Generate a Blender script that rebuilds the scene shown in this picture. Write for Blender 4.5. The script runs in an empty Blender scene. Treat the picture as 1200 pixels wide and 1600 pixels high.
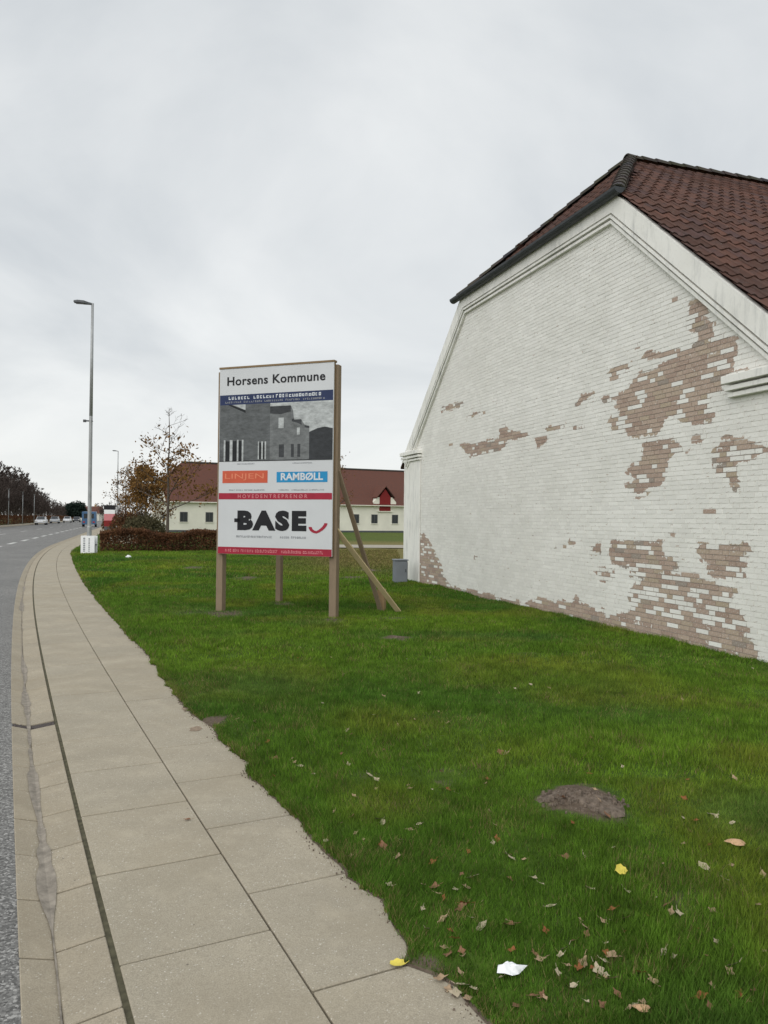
import bpy, bmesh, math, random
import numpy as np
from mathutils import Vector, Matrix
random.seed(7); rng = np.random.default_rng(7)
S = bpy.context.scene
COL = S.collection
R_ = math.radians

# ------------------------------------------------------------------ camera, sky, sun, exposure
FPX, CAMH, ROLL = 1200.0, 1.7, 0.011
PITCH = math.atan(11.0 / FPX)
_fw = np.array([0, math.cos(PITCH), math.sin(PITCH)]); _up = np.array([0, -math.sin(PITCH), math.cos(PITCH)]); _rt = np.array([1., 0, 0])
C_R = _rt*math.cos(ROLL) + _up*math.sin(ROLL); C_U = _up*math.cos(ROLL) - _rt*math.sin(ROLL); C_F = _fw
CO = np.array([0, 0, CAMH])
cam = bpy.data.cameras.new('camera'); camo = bpy.data.objects.new('camera', cam); COL.objects.link(camo)
cam.sensor_fit = 'VERTICAL'; cam.sensor_height = 36; cam.lens = 36*FPX/1600; cam.clip_end = 3000; cam.clip_start = .05
camo.matrix_world = Matrix(((C_R[0], C_U[0], -C_F[0], 0), (C_R[1], C_U[1], -C_F[1], 0), (C_R[2], C_U[2], -C_F[2], CAMH), (0, 0, 0, 1)))
S.camera = camo
S.render.resolution_x, S.render.resolution_y = 768, 1024

SUN_EL, SUN_AZ = R_(42), R_(205)         # azimuth clockwise from +Y: behind the camera, to its left
W = bpy.data.worlds.new('World'); S.world = W; W.use_nodes = True
nt = W.node_tree; N = nt.nodes; L = nt.links; N.clear()
wo = N.new('ShaderNodeOutputWorld'); bg = N.new('ShaderNodeBackground'); L.new(bg.outputs[0], wo.inputs[0])
sky = N.new('ShaderNodeTexSky'); sky.sky_type = 'NISHITA'; sky.sun_disc = False; sky.sun_elevation = SUN_EL; sky.sun_rotation = SUN_AZ
tc = N.new('ShaderNodeTexCoord'); sx = N.new('ShaderNodeSeparateXYZ'); L.new(tc.outputs['Generated'], sx.inputs[0])
def wm(op, a, b=None, c=None):
    n = N.new('ShaderNodeMath'); n.operation = op
    for i, v in enumerate((a, b, c)):
        if v is None: continue
        if isinstance(v, (int, float)): n.inputs[i].default_value = v
        else: L.new(v, n.inputs[i])
    return n.outputs[0]
zc = wm('ADD', wm('MAXIMUM', sx.outputs[2], 0.0), 0.28)      # cloud deck overhead, seen in perspective
cx = wm('DIVIDE', sx.outputs[0], zc); cy = wm('DIVIDE', sx.outputs[1], zc)
cb = N.new('ShaderNodeCombineXYZ'); L.new(cx, cb.inputs[0]); L.new(cy, cb.inputs[1])
n1 = N.new('ShaderNodeTexNoise'); n1.inputs['Scale'].default_value = 1.1; n1.inputs['Detail'].default_value = 7; n1.inputs['Roughness'].default_value = .52; n1.inputs['Distortion'].default_value = .5
L.new(cb.outputs[0], n1.inputs['Vector'])
cr = N.new('ShaderNodeValToRGB'); L.new(n1.outputs[0], cr.inputs[0])
cr.color_ramp.elements[0].position = .34; cr.color_ramp.elements[0].color = (.50, .535, .565, 1)
cr.color_ramp.elements[1].position = .66; cr.color_ramp.elements[1].color = (.80, .815, .815, 1)
# thin cloud is brighter and whiter towards the horizon all round
hz = wm('POWER', wm('SUBTRACT', 1.0, wm('MAXIMUM', sx.outputs[2], 0.0)), 5.0)
mxh = N.new('ShaderNodeMix'); mxh.data_type = 'RGBA'; L.new(wm('MULTIPLY', hz, .75), mxh.inputs['Factor']); L.new(cr.outputs[0], mxh.inputs['A']); mxh.inputs['B'].default_value = (.86, .865, .84, 1)
sc = N.new('ShaderNodeVectorMath'); sc.operation = 'SCALE'; L.new(sky.outputs[0], sc.inputs[0]); sc.inputs['Scale'].default_value = .10
mxs = N.new('ShaderNodeMix'); mxs.data_type = 'RGBA'; mxs.inputs['Factor'].default_value = .93; L.new(sc.outputs[0], mxs.inputs['A']); L.new(mxh.outputs['Result'], mxs.inputs['B'])
L.new(mxs.outputs['Result'], bg.inputs['Color']); bg.inputs['Strength'].default_value = 1.0
sl = bpy.data.lights.new('sun', 'SUN'); sl.energy = 1.5; sl.angle = R_(70); sl.color = (1, .975, .94)
so = bpy.data.objects.new('sun', sl); COL.objects.link(so)
sd = Vector((math.sin(SUN_AZ)*math.cos(SUN_EL), math.cos(SUN_AZ)*math.cos(SUN_EL), math.sin(SUN_EL)))
so.rotation_euler = sd.to_track_quat('Z', 'Y').to_euler(); so.location = (0, 0, 40)
vs = S.view_settings; vs.view_transform = 'Standard'; vs.look = 'None'; vs.gamma = 1; vs.exposure = 0.2; vs.use_curve_mapping = False

# ------------------------------------------------------------------ pixel helpers (photo pixels, 1200 x 1600)
def ray(px, py): return C_F + C_R*(px-600)/FPX + C_U*(800-py)/FPX
def gp(px, py, z=0.0):
    d = ray(px, py); return CO + d*((z-CAMH)/d[2])
def at(px, py, Y):
    d = ray(px, py); return CO + d*(Y/d[1])

# ------------------------------------------------------------------ materials
class NT:
    def __init__(s, name):
        s.m = bpy.data.materials.new(name); s.m.use_nodes = True; s.t = s.m.node_tree; s.t.nodes.clear()
        s.out = s.n('ShaderNodeOutputMaterial'); s.b = s.n('ShaderNodeBsdfPrincipled'); s.l(s.b.outputs[0], s.out.inputs[0])
        s.b.inputs['Specular IOR Level'].default_value = .25
    def n(s, t): return s.t.nodes.new(t)
    def l(s, a, b): s.t.links.new(a, b)
    def coord(s, kind='Object', scale=None):
        o = s.n('ShaderNodeTexCoord').outputs[kind]
        if scale:
            m = s.n('ShaderNodeMapping'); m.inputs['Scale'].default_value = scale; s.l(o, m.inputs[0]); o = m.outputs[0]
        return o
    def pos(s, scale=None):
        o = s.n('ShaderNodeNewGeometry').outputs['Position']
        if scale:
            m = s.n('ShaderNodeMapping'); m.inputs['Scale'].default_value = scale; s.l(o, m.inputs[0]); o = m.outputs[0]
        return o
    def noise(s, scale, detail=4, vec=None, rough=.55, dist=0):
        n = s.n('ShaderNodeTexNoise'); n.inputs['Scale'].default_value = scale; n.inputs['Detail'].default_value = detail; n.inputs['Roughness'].default_value = rough; n.inputs['Distortion'].default_value = dist
        if vec is not None: s.l(vec, n.inputs['Vector'])
        return n.outputs[0]
    def ramp(s, fac, *stops):
        r = s.n('ShaderNodeValToRGB'); s.l(fac, r.inputs[0]); e = r.color_ramp.elements
        while len(e) < len(stops): e.new(.5)
        for k, (p, c) in enumerate(stops):
            e[k].position = p; e[k].color = (c, c, c, 1) if isinstance(c, (int, float)) else (*c, 1)
        return r.outputs[0]
    def mix(s, f, a, b, blend='MIX'):
        n = s.n('ShaderNodeMix'); n.data_type = 'RGBA'; n.blend_type = blend
        for key, v in (('Factor', f), ('A', a), ('B', b)):
            if isinstance(v, (int, float)): n.inputs[key].default_value = v if key == 'Factor' else (v, v, v, 1)
            elif isinstance(v, tuple): n.inputs[key].default_value = (*v, 1)
            else: s.l(v, n.inputs[key])
        return n.outputs['Result']
    def math(s, op, a, b=0.0):
        n = s.n('ShaderNodeMath'); n.operation = op
        for i, v in enumerate((a, b)):
            if isinstance(v, (int, float)): n.inputs[i].default_value = v
            else: s.l(v, n.inputs[i])
        return n.outputs[0]
    def attr(s, name):
        a = s.n('ShaderNodeAttribute'); a.attribute_name = name; return a
    def rnd(s): return s.n('ShaderNodeObjectInfo').outputs['Random']
    def bump(s, h, strength=.3, dist=.01):
        b = s.n('ShaderNodeBump'); b.inputs['Strength'].default_value = strength; b.inputs['Distance'].default_value = dist; s.l(h, b.inputs['Height']); s.l(b.outputs[0], s.b.inputs['Normal'])
    def col(s, c, rough=.85, spec=None):
        if isinstance(c, tuple): s.b.inputs['Base Color'].default_value = (*c, 1)
        else: s.l(c, s.b.inputs['Base Color'])
        s.b.inputs['Roughness'].default_value = rough
        if spec is not None: s.b.inputs['Specular IOR Level'].default_value = spec
        return s.m

def simple(name, c, rough=.8, var=.18, scale=8, spec=.25, metal=0, bump=0, bscale=60):
    m = NT(name); f = m.noise(scale, 5, m.pos())
    lo = tuple(x*(1-var) for x in c); hi = tuple(min(1, x*(1+var)) for x in c)
    r = m.col(m.ramp(f, (.3, lo), (.7, hi)), rough, spec); m.b.inputs['Metallic'].default_value = metal
    if bump: m.bump(m.noise(bscale, 4, m.pos()), bump, .01)
    return r

def m_asphalt():
    m = NT('asphalt'); p = m.pos()
    big = m.noise(.5, 5, p); grain = m.noise(140, 2, p, .7); vor = m.n('ShaderNodeTexVoronoi'); vor.inputs['Scale'].default_value = 105; m.l(p, vor.inputs['Vector'])
    c = m.ramp(big, (.3, (.165, .162, .155)), (.7, (.21, .206, .195)))
    sp = m.n('ShaderNodeSeparateColor'); m.l(vor.outputs['Color'], sp.inputs[0])
    c = m.mix(.75, c, m.mix(1.0, c, m.ramp(sp.outputs[0], (.0, .28), (.45, .8), (.8, 1.3), (.97, 2.3)), 'MULTIPLY'))
    m.bump(grain, .5, .006); return m.col(c, .85)
def m_concrete(name, base, k=1.0):
    m = NT(name); p = m.pos(); o = m.rnd()
    big = m.noise(1.7, 6, p, .6); grain = m.noise(160, 2, p, .7); med = m.noise(9, 5, p, .6)
    vor = m.n('ShaderNodeTexVoronoi'); vor.inputs['Scale'].default_value = 190; m.l(p, vor.inputs['Vector'])
    lo = tuple(x*.82 for x in base); hi = tuple(x*1.1 for x in base)
    c = m.ramp(big, (.3, lo), (.7, hi))
    c = m.mix(m.math('MULTIPLY', o, .6), c, tuple(x*y for x, y in zip(base, (.84, .86, .88))))
    c = m.mix(m.ramp(med, (.55, 0.0), (.8, .35)), c, tuple(x*y for x, y in zip(base, (.62, .6, .56))))
    c = m.mix(m.ramp(grain, (.35, .6), (.6, 0.0)), c, tuple(x*.5 for x in base)); gr2 = m.noise(45, 3, p, .7); c = m.mix(m.ramp(gr2, (.52, 0.0), (.66, .5)), c, tuple(x*.62 for x in base))
    c = m.mix(m.ramp(vor.outputs['Color'], (.86, 0.0), (.93, .55)), c, (.74, .71, .63))
    spot = m.n('ShaderNodeTexVoronoi'); spot.inputs['Scale'].default_value = 7; m.l(p, spot.inputs['Vector'])
    c = m.mix(m.ramp(spot.outputs['Distance'], (.028, .7), (.045, 0.0)), c, (.1, .085, .07))
    bl_ = m.noise(.8, 7, p, .68, .6); c = m.mix(m.ramp(bl_, (.46, 0.0), (.66, .55)), c, tuple(x*y for x, y in zip(base, (.74, .72, .68)))); bl2 = m.noise(3.5, 7, p, .7); c = m.mix(m.ramp(bl2, (.3, .35), (.48, 0.0)), c, tuple(min(1, x*1.18) for x in base))
    m.bump(grain, .5, .004); return m.col(c, .9)
def m_paint(masked):
    m = NT('peeling_brick' if masked else 'white_limewash'); p = m.coord()
    grime = m.noise(.9, 6, p, .6); fine = m.noise(26, 4, p, .6); fleck = m.noise(55, 3, p, .65)
    w = m.ramp(grime, (.3, (.79, .78, .73)), (.6, (.87, .86, .815)))
    w = m.mix(m.ramp(fine, (.55, 0.0), (.8, .35)), w, (.64, .63, .58))
    if masked:
        a = m.attr('bd'); s3 = m.n('ShaderNodeSeparateColor'); m.l(a.outputs['Color'], s3.inputs[0])
        tone = s3.outputs[2]
        w = m.mix(m.math('MULTIPLY', tone, .32), w, (.60, .59, .55)); dots = m.noise(34, 4, m.coord(scale=(1, 1, 1.8)), .7); w = m.mix(m.ramp(dots, (.61, 0.0), (.68, .7)), w, (.45, .43, .39))
        b = m.ramp(tone, (.0, (.38, .275, .22)), (.35, (.46, .35, .285)), (.7, (.50, .39, .31)), (.93, (.45, .37, .27)), (.95, (.33, .285, .245)), (1., (.33, .285, .245)))
        b = m.mix(m.ramp(fine, (.4, 0.0), (.75, .5)), b, (.30, .235, .19))
        b = m.mix(m.ramp(fleck, (.56, 0.0), (.68, .7)), b, (.70, .67, .62))
        v = m.math('ADD', m.math('ADD', s3.outputs[0], s3.outputs[1]), m.math('MULTIPLY', m.math('SUBTRACT', m.noise(15, 5, p, .65), .5), 2.4))
        mask = m.ramp(v, (.0, 0.0), (.09, 1.0))
        chip = m.noise(7, 5, m.coord(scale=(1, 1, 4)), .62)
        mask = m.math('MAXIMUM', mask, m.ramp(chip, (.645, 0.0), (.665, .85)))
        c = m.mix(mask, w, b)
        m.bump(m.math('ADD', m.math('MULTIPLY', mask, -.6), fine), .5, .005)
    else:
        st = m.noise(3.2, 5, m.coord(scale=(2.6, 1, .5)), .65)
        c = m.mix(m.ramp(st, (.50, 0.0), (.72, .6)), w, (.48, .485, .47))
        m.bump(fine, .4, .004)
    return m.col(c, .92, .15)
def m_tile(name, base, moss=0.0):
    m = NT(name); p = m.coord(); t = m.math('FRACT', m.math('ADD', m.attr('tone').outputs['Fac'], m.rnd()))
    c = m.ramp(t, (0., tuple(x*.72 for x in base)), (.3, base), (.6, tuple(x*y for x, y in zip(base, (1.25, 1.15, 1.1)))), (.85, tuple(x*y for x, y in zip(base, (.85, .95, 1.15)))), (1., tuple(x*.8 for x in base)))
    n = m.noise(5, 6, m.pos(), .65)
    c = m.mix(m.ramp(n, (.48, 0.0), (.75, .55)), c, (.045, .04, .042))
    c = m.mix(m.ramp(m.noise(22, 4, m.pos()), (.6, 0.0), (.75, .4)), c, (.16, .15, .13))
    if moss: c = m.mix(m.ramp(m.noise(3, 5, m.pos()), (.42, 0.0), (.6, moss)), c, (.05, .06, .02))
    m.bump(m.noise(40, 3, m.pos()), .3, .005); return m.col(c, .85, .2)
def m_wood(name, base):
    m = NT(name); g = m.noise(14, 5, m.coord(scale=(6, 6, .5)), .6); f = m.noise(3, 4, m.pos())
    c = m.mix(g, tuple(x*.72 for x in base), tuple(x*1.15 for x in base)); c = m.mix(m.ramp(f, (.45, 0.0), (.75, .4)), c, tuple(x*.6 for x in base))
    m.bump(g, .3, .004); return m.col(c, .85)
def m_leafy(name, stops, trans=.25):
    m = NT(name); c = m.ramp(m.attr('tone').outputs['Fac'], *stops)
    c = m.mix(m.ramp(m.noise(1.2, 3, m.pos()), (.4, 0.0), (.7, .3)), c, stops[0][1])
    m.col(c, .8, .15)
    tr = m.n('ShaderNodeBsdfTranslucent'); m.l(c, tr.inputs[0]); mx = m.n('ShaderNodeMixShader'); mx.inputs[0].default_value = trans
    m.l(m.b.outputs[0], mx.inputs[1]); m.l(tr.outputs[0], mx.inputs[2]); m.l(mx.outputs[0], m.out.inputs[0]); return m.m
def m_grass():
    m = NT('grass_blades'); a = m.attr('gc'); c = a.outputs['Color']; m.col(c, .7, .12)
    tr = m.n('ShaderNodeBsdfTranslucent'); m.l(c, tr.inputs[0]); mx = m.n('ShaderNodeMixShader'); mx.inputs[0].default_value = .35
    m.l(m.b.outputs[0], mx.inputs[1]); m.l(tr.outputs[0], mx.inputs[2]); m.l(mx.outputs[0], m.out.inputs[0]); return m.m
def m_lawn():
    m = NT('lawn_ground'); p = m.pos(); a = m.n('ShaderNodeSeparateColor'); m.l(m.attr('lz').outputs['Color'], a.inputs[0])
    n1 = m.noise(.55, 6, p, .6); n2 = m.noise(7, 6, p, .7)
    g = m.ramp(n1, (.3, (.055, .105, .016)), (.55, (.085, .145, .02)), (.75, (.115, .165, .03)))
    g = m.mix(m.ramp(n2, (.4, .65), (.62, 0.0)), g, (.028, .05, .012))
    d = m.ramp(n2, (.3, (.105, .105, .03)), (.6, (.20, .17, .065)), (.8, (.25, .20, .09)))
    c = m.mix(a.outputs[1], g, d)
    s = m.ramp(m.noise(30, 5, p, .7), (.3, (.075, .055, .04)), (.7, (.16, .125, .095)))
    c = m.mix(m.ramp(m.math('ADD', a.outputs[0], m.math('MULTIPLY', m.math('SUBTRACT', n2, .5), .5)), (.35, 0.0), (.6, 1.0)), c, s)
    m.bump(n2, .8, .03); return m.col(c, .95, .1)
def m_field():
    m = NT('field'); p = m.pos(); n1 = m.noise(.05, 6, p, .6); n2 = m.noise(2, 5, p, .7)
    c = m.ramp(n1, (.3, (.055, .085, .02)), (.5, (.09, .10, .03)), (.7, (.13, .12, .05))); c = m.mix(m.ramp(n2, (.4, .4), (.65, 0.0)), c, (.04, .05, .015)); return m.col(c, .95, .1)

M = dict(
    asphalt=m_asphalt(), slab=m_concrete('paving_concrete', (.435, .385, .295)), kerb=m_concrete('kerb_concrete', (.42, .365, .275)),
    moss=simple('joint_moss', (.085, .078, .048), .95, .4, 25), smear=simple('soil_smear', (.26, .20, .145), .95, .3, 30), sediment=simple('sediment', (.265, .235, .195), .95, .3, 18, bump=.5), joint=simple('joint_dirt', (.05, .045, .028), .95, .3, 20), brick=m_paint(True), white=m_paint(False),
    tile=m_tile('clay_pantile', (.098, .052, .040)), cap=m_tile('dark_ridge_tile', (.062, .052, .05), .4), lawn=m_lawn(), grass=m_grass(), field=m_field(),
    soil=simple('soil', (.15, .118, .092), .97, .4, 30, bump=.9, bscale=45), gutter=simple('zinc_gutter', (.05, .055, .06), .5, .2, 5),
    post=m_wood('weathered_post', (.27, .205, .14)), stake=m_wood('stake_wood', (.36, .25, .14)), batten=m_wood('fresh_batten', (.50, .40, .23)), ply=m_wood('plywood_edge', (.25, .175, .10)),
    steel=simple('galvanised_steel', (.36, .37, .37), .5, .12, 3, .4, .35), lampgrey=simple('lamp_grey', (.09, .095, .10), .5, .1, 3), glass=simple('dark_glass', (.025, .03, .033), .15, .2, 1, .5),
    board=simple('sign_white', (.58, .595, .61), .45, .04, 1.5, .35), black=simple('print_black', (.014, .014, .017), .5, .1), navy=simple('print_navy', (.022, .035, .095), .45, .1), red=simple('print_red', (.34, .022, .045), .45, .08),
    coral=simple('print_coral', (.56, .105, .055), .45, .06), cyan=simple('print_blue', (.02, .25, .50), .45, .06), pale=simple('print_pale', (.62, .65, .68), .5, .05), palegrey=simple('print_grey', (.26, .27, .29), .5, .05), orange=simple('print_orange', (.70, .23, .13), .5, .05), pink=simple('print_pink', (.60, .22, .24), .5, .05),
    chalk=simple('far_white', (.74, .72, .62), .9, .08, .6), farroof=m_tile('far_roof_tile', (.105, .048, .036)), doorred=simple('door_red', (.20, .018, .018), .6, .15), frame=simple('window_frame', (.10, .10, .095), .6, .1),
    cabinet=simple('cabinet_grey', (.20, .22, .245), .55, .08, 3), bark=simple('bark', (.10, .08, .065), .95, .25, 12, bump=.5), twig=simple('twig', (.075, .058, .05), .95, .25, 6),
    hedge=m_leafy('beech_leaf', ((0., (.05, .03, .017)), (.45, (.135, .062, .032)), (.8, (.20, .095, .045)), (1., (.11, .105, .04)))),
    autumn=m_leafy('autumn_leaf', ((0., (.10, .055, .018)), (.5, (.20, .10, .03)), (1., (.27, .155, .05)))),
    drybush=m_leafy('dull_leaf', ((0., (.07, .065, .035)), (.5, (.12, .105, .055)), (1., (.16, .14, .08)))),
    conifer=m_leafy('evergreen_leaf', ((0., (.012, .022, .018)), (1., (.03, .05, .036)))),
    line=simple('road_paint', (.55, .55, .52), .7, .15, 6), gravel=simple('gravel', (.36, .33, .27), .95, .2, 6, bump=.4), iron=simple('cast_iron', (.075, .062, .058), .8, .35, 40, bump=.5),
    carwhite=simple('car_white', (.70, .71, .72), .3, .03, 1, .5), carsilver=simple('car_silver', (.42, .44, .46), .3, .03, 1, .5), cardark=simple('car_dark', (.05, .055, .065), .3, .05, 1, .5), vanblue=simple('van_blue', (.06, .14, .26), .4, .08, 1, .5), rubber=simple('rubber', (.02, .02, .02), .9, .1), lamplens=simple('headlight', (.8, .78, .7), .2, .05), taillight=simple('tail_light', (.4, .03, .03), .3, .05),
    tan=simple('dry_leaf_tan', (.34, .24, .15), .85, .25, 40), brown=simple('dry_leaf_brown', (.20, .105, .06), .85, .3, 40), cream=simple('dry_leaf_pale', (.44, .37, .26), .85, .2, 40), yellow=simple('leaf_yellow', (.66, .55, .10), .75, .15, 40), rust=simple('leaf_rust', (.24, .09, .035), .85, .25, 40),
    paper=simple('white_paper', (.82, .83, .84), .7, .04, 20), ochre=simple('tan_cap', (.52, .33, .19), .8, .15, 30),
)

# ------------------------------------------------------------------ mesh helpers
class MB:
    def __init__(s): s.v = []; s.f = []; s.mi = []
    def poly(s, pts, mi=0):
        b = len(s.v); s.v += [tuple(p) for p in pts]; s.f.append(tuple(range(b, b+len(pts)))); s.mi.append(mi); return s
    def box(s, lo, hi, mi=0):
        x0, y0, z0 = lo; x1, y1, z1 = hi; b = len(s.v)
        s.v += [(x0,y0,z0),(x1,y0,z0),(x1,y1,z0),(x0,y1,z0),(x0,y0,z1),(x1,y0,z1),(x1,y1,z1),(x0,y1,z1)]
        for q in ((0,3,2,1),(4,5,6,7),(0,1,5,4),(1,2,6,5),(2,3,7,6),(3,0,4,7)): s.f.append(tuple(b+i for i in q)); s.mi.append(mi)
        return s
    def prism(s, bottom, top, mi=0):
        n = len(bottom); b = len(s.v); s.v += [tuple(p) for p in bottom] + [tuple(p) for p in top]
        s.f.append(tuple(b+i for i in reversed(range(n)))); s.f.append(tuple(b+n+i for i in range(n))); s.mi += [mi, mi]
        for i in range(n): j = (i+1) % n; s.f.append((b+i, b+j, b+n+j, b+n+i)); s.mi.append(mi)
        return s
    def tube(s, p0, p1, r0, r1, n=6, mi=0, caps=True):
        p0 = np.array(p0, float); p1 = np.array(p1, float); d = p1-p0; d /= (np.linalg.norm(d)+1e-9)
        a = np.array([0, 0, 1.]) if abs(d[2]) < .9 else np.array([1., 0, 0]); x = np.cross(d, a); x /= np.linalg.norm(x); y = np.cross(d, x); b = len(s.v)
        for p, r in ((p0, r0), (p1, r1)):
            for k in range(n): t = 2*math.pi*k/n; s.v.append(tuple(p + r*(math.cos(t)*x + math.sin(t)*y)))
        for k in range(n): j = (k+1) % n; s.f.append((b+k, b+n+k, b+n+j, b+j)); s.mi.append(mi)
        if caps: s.f.append(tuple(b+k for k in range(n))); s.f.append(tuple(b+n+k for k in reversed(range(n)))); s.mi += [mi, mi]
        return s
    def mesh(s, name, mats, smooth=False):
        me = bpy.data.meshes.new(name); me.from_pydata(s.v, [], s.f)
        for m in (mats if isinstance(mats, (list, tuple)) else [mats]): me.materials.append(m)
        me.polygons.foreach_set('material_index', s.mi)
        if smooth: me.polygons.foreach_set('use_smooth', [True]*len(s.f))
        me.update(); return me
    def obj(s, name, mats, parent=None, smooth=False, bevel=0, recalc=True):
        me = s.mesh(name, mats, smooth)
        if recalc or bevel:
            bm = bmesh.new(); bm.from_mesh(me); bmesh.ops.recalc_face_normals(bm, faces=bm.faces)
            if bevel: bmesh.ops.bevel(bm, geom=list(bm.edges), offset=bevel, segments=1, affect='EDGES', clamp_overlap=True)
            bm.to_mesh(me); bm.free()
        return link(name, me, parent)
def link(name, me, parent=None):
    o = bpy.data.objects.new(name, me); COL.objects.link(o)
    if parent: o.parent = parent
    return o
def tag(o, label=None, cat=None, group=None, kind=None):
    for k, v in (('label', label), ('category', cat), ('group', group), ('kind', kind)):
        if v: o[k] = v
    return o
def empty(name, loc, rz=0):
    o = bpy.data.objects.new(name, None); COL.objects.link(o); o.location = loc; o.rotation_euler = (0, 0, rz); o.empty_display_size = .2; return o
def copy_tree(o, parent=None):
    c = o.copy(); COL.objects.link(c); c.parent = parent
    for ch in list(o.children): copy_tree(ch, c)
    return c
def fattr(me, name, vals):
    a = me.attributes.new(name, 'FLOAT', 'POINT'); a.data.foreach_set('value', np.asarray(vals, np.float32).ravel())
def cattr(me, name, vals):
    a = me.attributes.new(name, 'FLOAT_COLOR', 'POINT'); a.data.foreach_set('color', np.asarray(vals, np.float32).ravel())
def np_mesh(name, V, Fc, mats):
    """V (n,3), Fc (m,k) same-size faces"""
    me = bpy.data.meshes.new(name); V = np.asarray(V, np.float32); Fc = np.asarray(Fc, np.int32); k = Fc.shape[1]
    me.vertices.add(len(V)); me.vertices.foreach_set('co', V.ravel()); me.loops.add(Fc.size); me.loops.foreach_set('vertex_index', Fc.ravel())
    me.polygons.add(len(Fc)); me.polygons.foreach_set('loop_start', np.arange(0, Fc.size, k, dtype=np.int32))
    try: me.polygons.foreach_set('loop_total', np.full(len(Fc), k, np.int32))
    except Exception: pass
    for m in (mats if isinstance(mats, (list, tuple)) else [mats]): me.materials.append(m)
    me.update(calc_edges=True); return me
def vnoise(x, y, seed=0):
    x = np.asarray(x, float); y = np.asarray(y, float); xi = np.floor(x).astype(int); yi = np.floor(y).astype(int); fx = x-xi; fy = y-yi
    def h(a, b):
        n = (a*374761393 + b*668265263 + seed*1442695) & 0xffffffff; n = ((n ^ (n >> 13))*1274126177) & 0xffffffff; return ((n ^ (n >> 16)) & 0xffff)/65535.
    fx = fx*fx*(3-2*fx); fy = fy*fy*(3-2*fy)
    return (h(xi, yi)*(1-fx)+h(xi+1, yi)*fx)*(1-fy) + (h(xi, yi+1)*(1-fx)+h(xi+1, yi+1)*fx)*fy

# ------------------------------------------------------------------ pavement line and lawn edge
_pts = np.array([gp(*p)[:2] for p in ((205,1600),(165,1440),(140,1340),(115,1240),(83,1123),(67,1020),(55,957),(53,907),(60,877),(70,860),(100,850))])
_w = 1/np.sqrt(_pts[:, 1]); YE, SLE = 46.0, -.331
_A = np.stack([(_pts[:, 1]-YE)**k for k in (0, 2, 3)], 1); _b = _pts[:, 0] - SLE*(_pts[:, 1]-YE)
_c = np.linalg.lstsq(_A*_w[:, None], _b*_w, rcond=None)[0]
def line_x(y):
    y = np.asarray(y, float); t = np.clip(y, 2.0, YE)-YE; x = _c[0]+SLE*t+_c[1]*t**2+_c[2]*t**3
    t0 = 2.0-YE; s0 = SLE+2*_c[1]*t0+3*_c[2]*t0**2
    return x + np.where(y > YE, SLE*(y-YE), 0) + np.where(y < 2.0, s0*(y-2.0), 0)
_yy = np.concatenate([np.arange(-8, 60, .02), np.arange(60, 620, .5)]); _xx = line_x(_yy)
_ss = np.concatenate([[0], np.cumsum(np.hypot(np.diff(_xx), np.diff(_yy)))])
_tx = np.gradient(_xx, _ss); _ty = np.gradient(_yy, _ss)
def P(s, o, z=0.0):
    """point at arc length s, offset o to the right of the joint line"""
    x = np.interp(s, _ss, _xx); y = np.interp(s, _ss, _yy); tx = np.interp(s, _ss, _tx); ty = np.interp(s, _ss, _ty)
    return (x+o*ty, y-o*tx, z)
def s_of(pt):
    i = np.argmin((_xx-pt[0])**2+(_yy-pt[1])**2); return _ss[i]
def s_at_y(y): return float(np.interp(y, _yy, _ss))

_edge = np.array([gp(*p)[:2] for p in ((760,1600),(722,1560),(690,1533),(655,1512),(622,1508),(634,1482),(630,1455),(580,1402),(540,1362),(522,1352),(450,1268),(415,1240),(386,1212),(384,1192),(352,1165),(318,1128),(300,1118),(278,1095),(262,1072),(240,1033),(206,985),(170,945),(140,905),(120,876),(110,864))])
_edge = _edge[np.argsort(_edge[:, 1])]
_e0 = np.array([[_edge[0, 0]+2.0, _edge[0, 1]-4.2], [_edge[0, 0]+1.0, _edge[0, 1]-2.1]])
_e1 = np.array([P(s_at_y(y), 1.15)[:2] for y in (44, 60, 90, 140, 220, 400)])
_edge = np.vstack([_e0, _edge, _e1])
for _p in _edge:                                   # the turf always laps over the outer slabs
    _i = np.argmin((_xx-_p[0])**2+(_yy-_p[1])**2); _o = (_p[0]-_xx[_i])*_ty[_i]-(_p[1]-_yy[_i])*_tx[_i]
    if _o > 1.15 and _p[1] > 2.7: _p[0] -= (_o-1.15)/max(_ty[_i], .5)
def edge_x(y): 
    return np.interp(y, _edge[:, 1], _edge[:, 0]) + .05*(vnoise(np.asarray(y)*5.3, 0*np.asarray(y), 3)-.5) + .035*(vnoise(np.asarray(y)*17, 0*np.asarray(y), 4)-.5) + .02*(vnoise(np.asarray(y)*51, 0*np.asarray(y), 5)-.5)
def lawn_z(x, y):
    x = np.asarray(x, float); y = np.asarray(y, float); d = np.clip((x-edge_x(y))/.25, 0, 1)
    return .004 + d*(.012 + .05*(vnoise(x*.9, y*.9, 11)-.35) + .03*(vnoise(x*2.7, y*2.7, 12)-.5)) 

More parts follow.
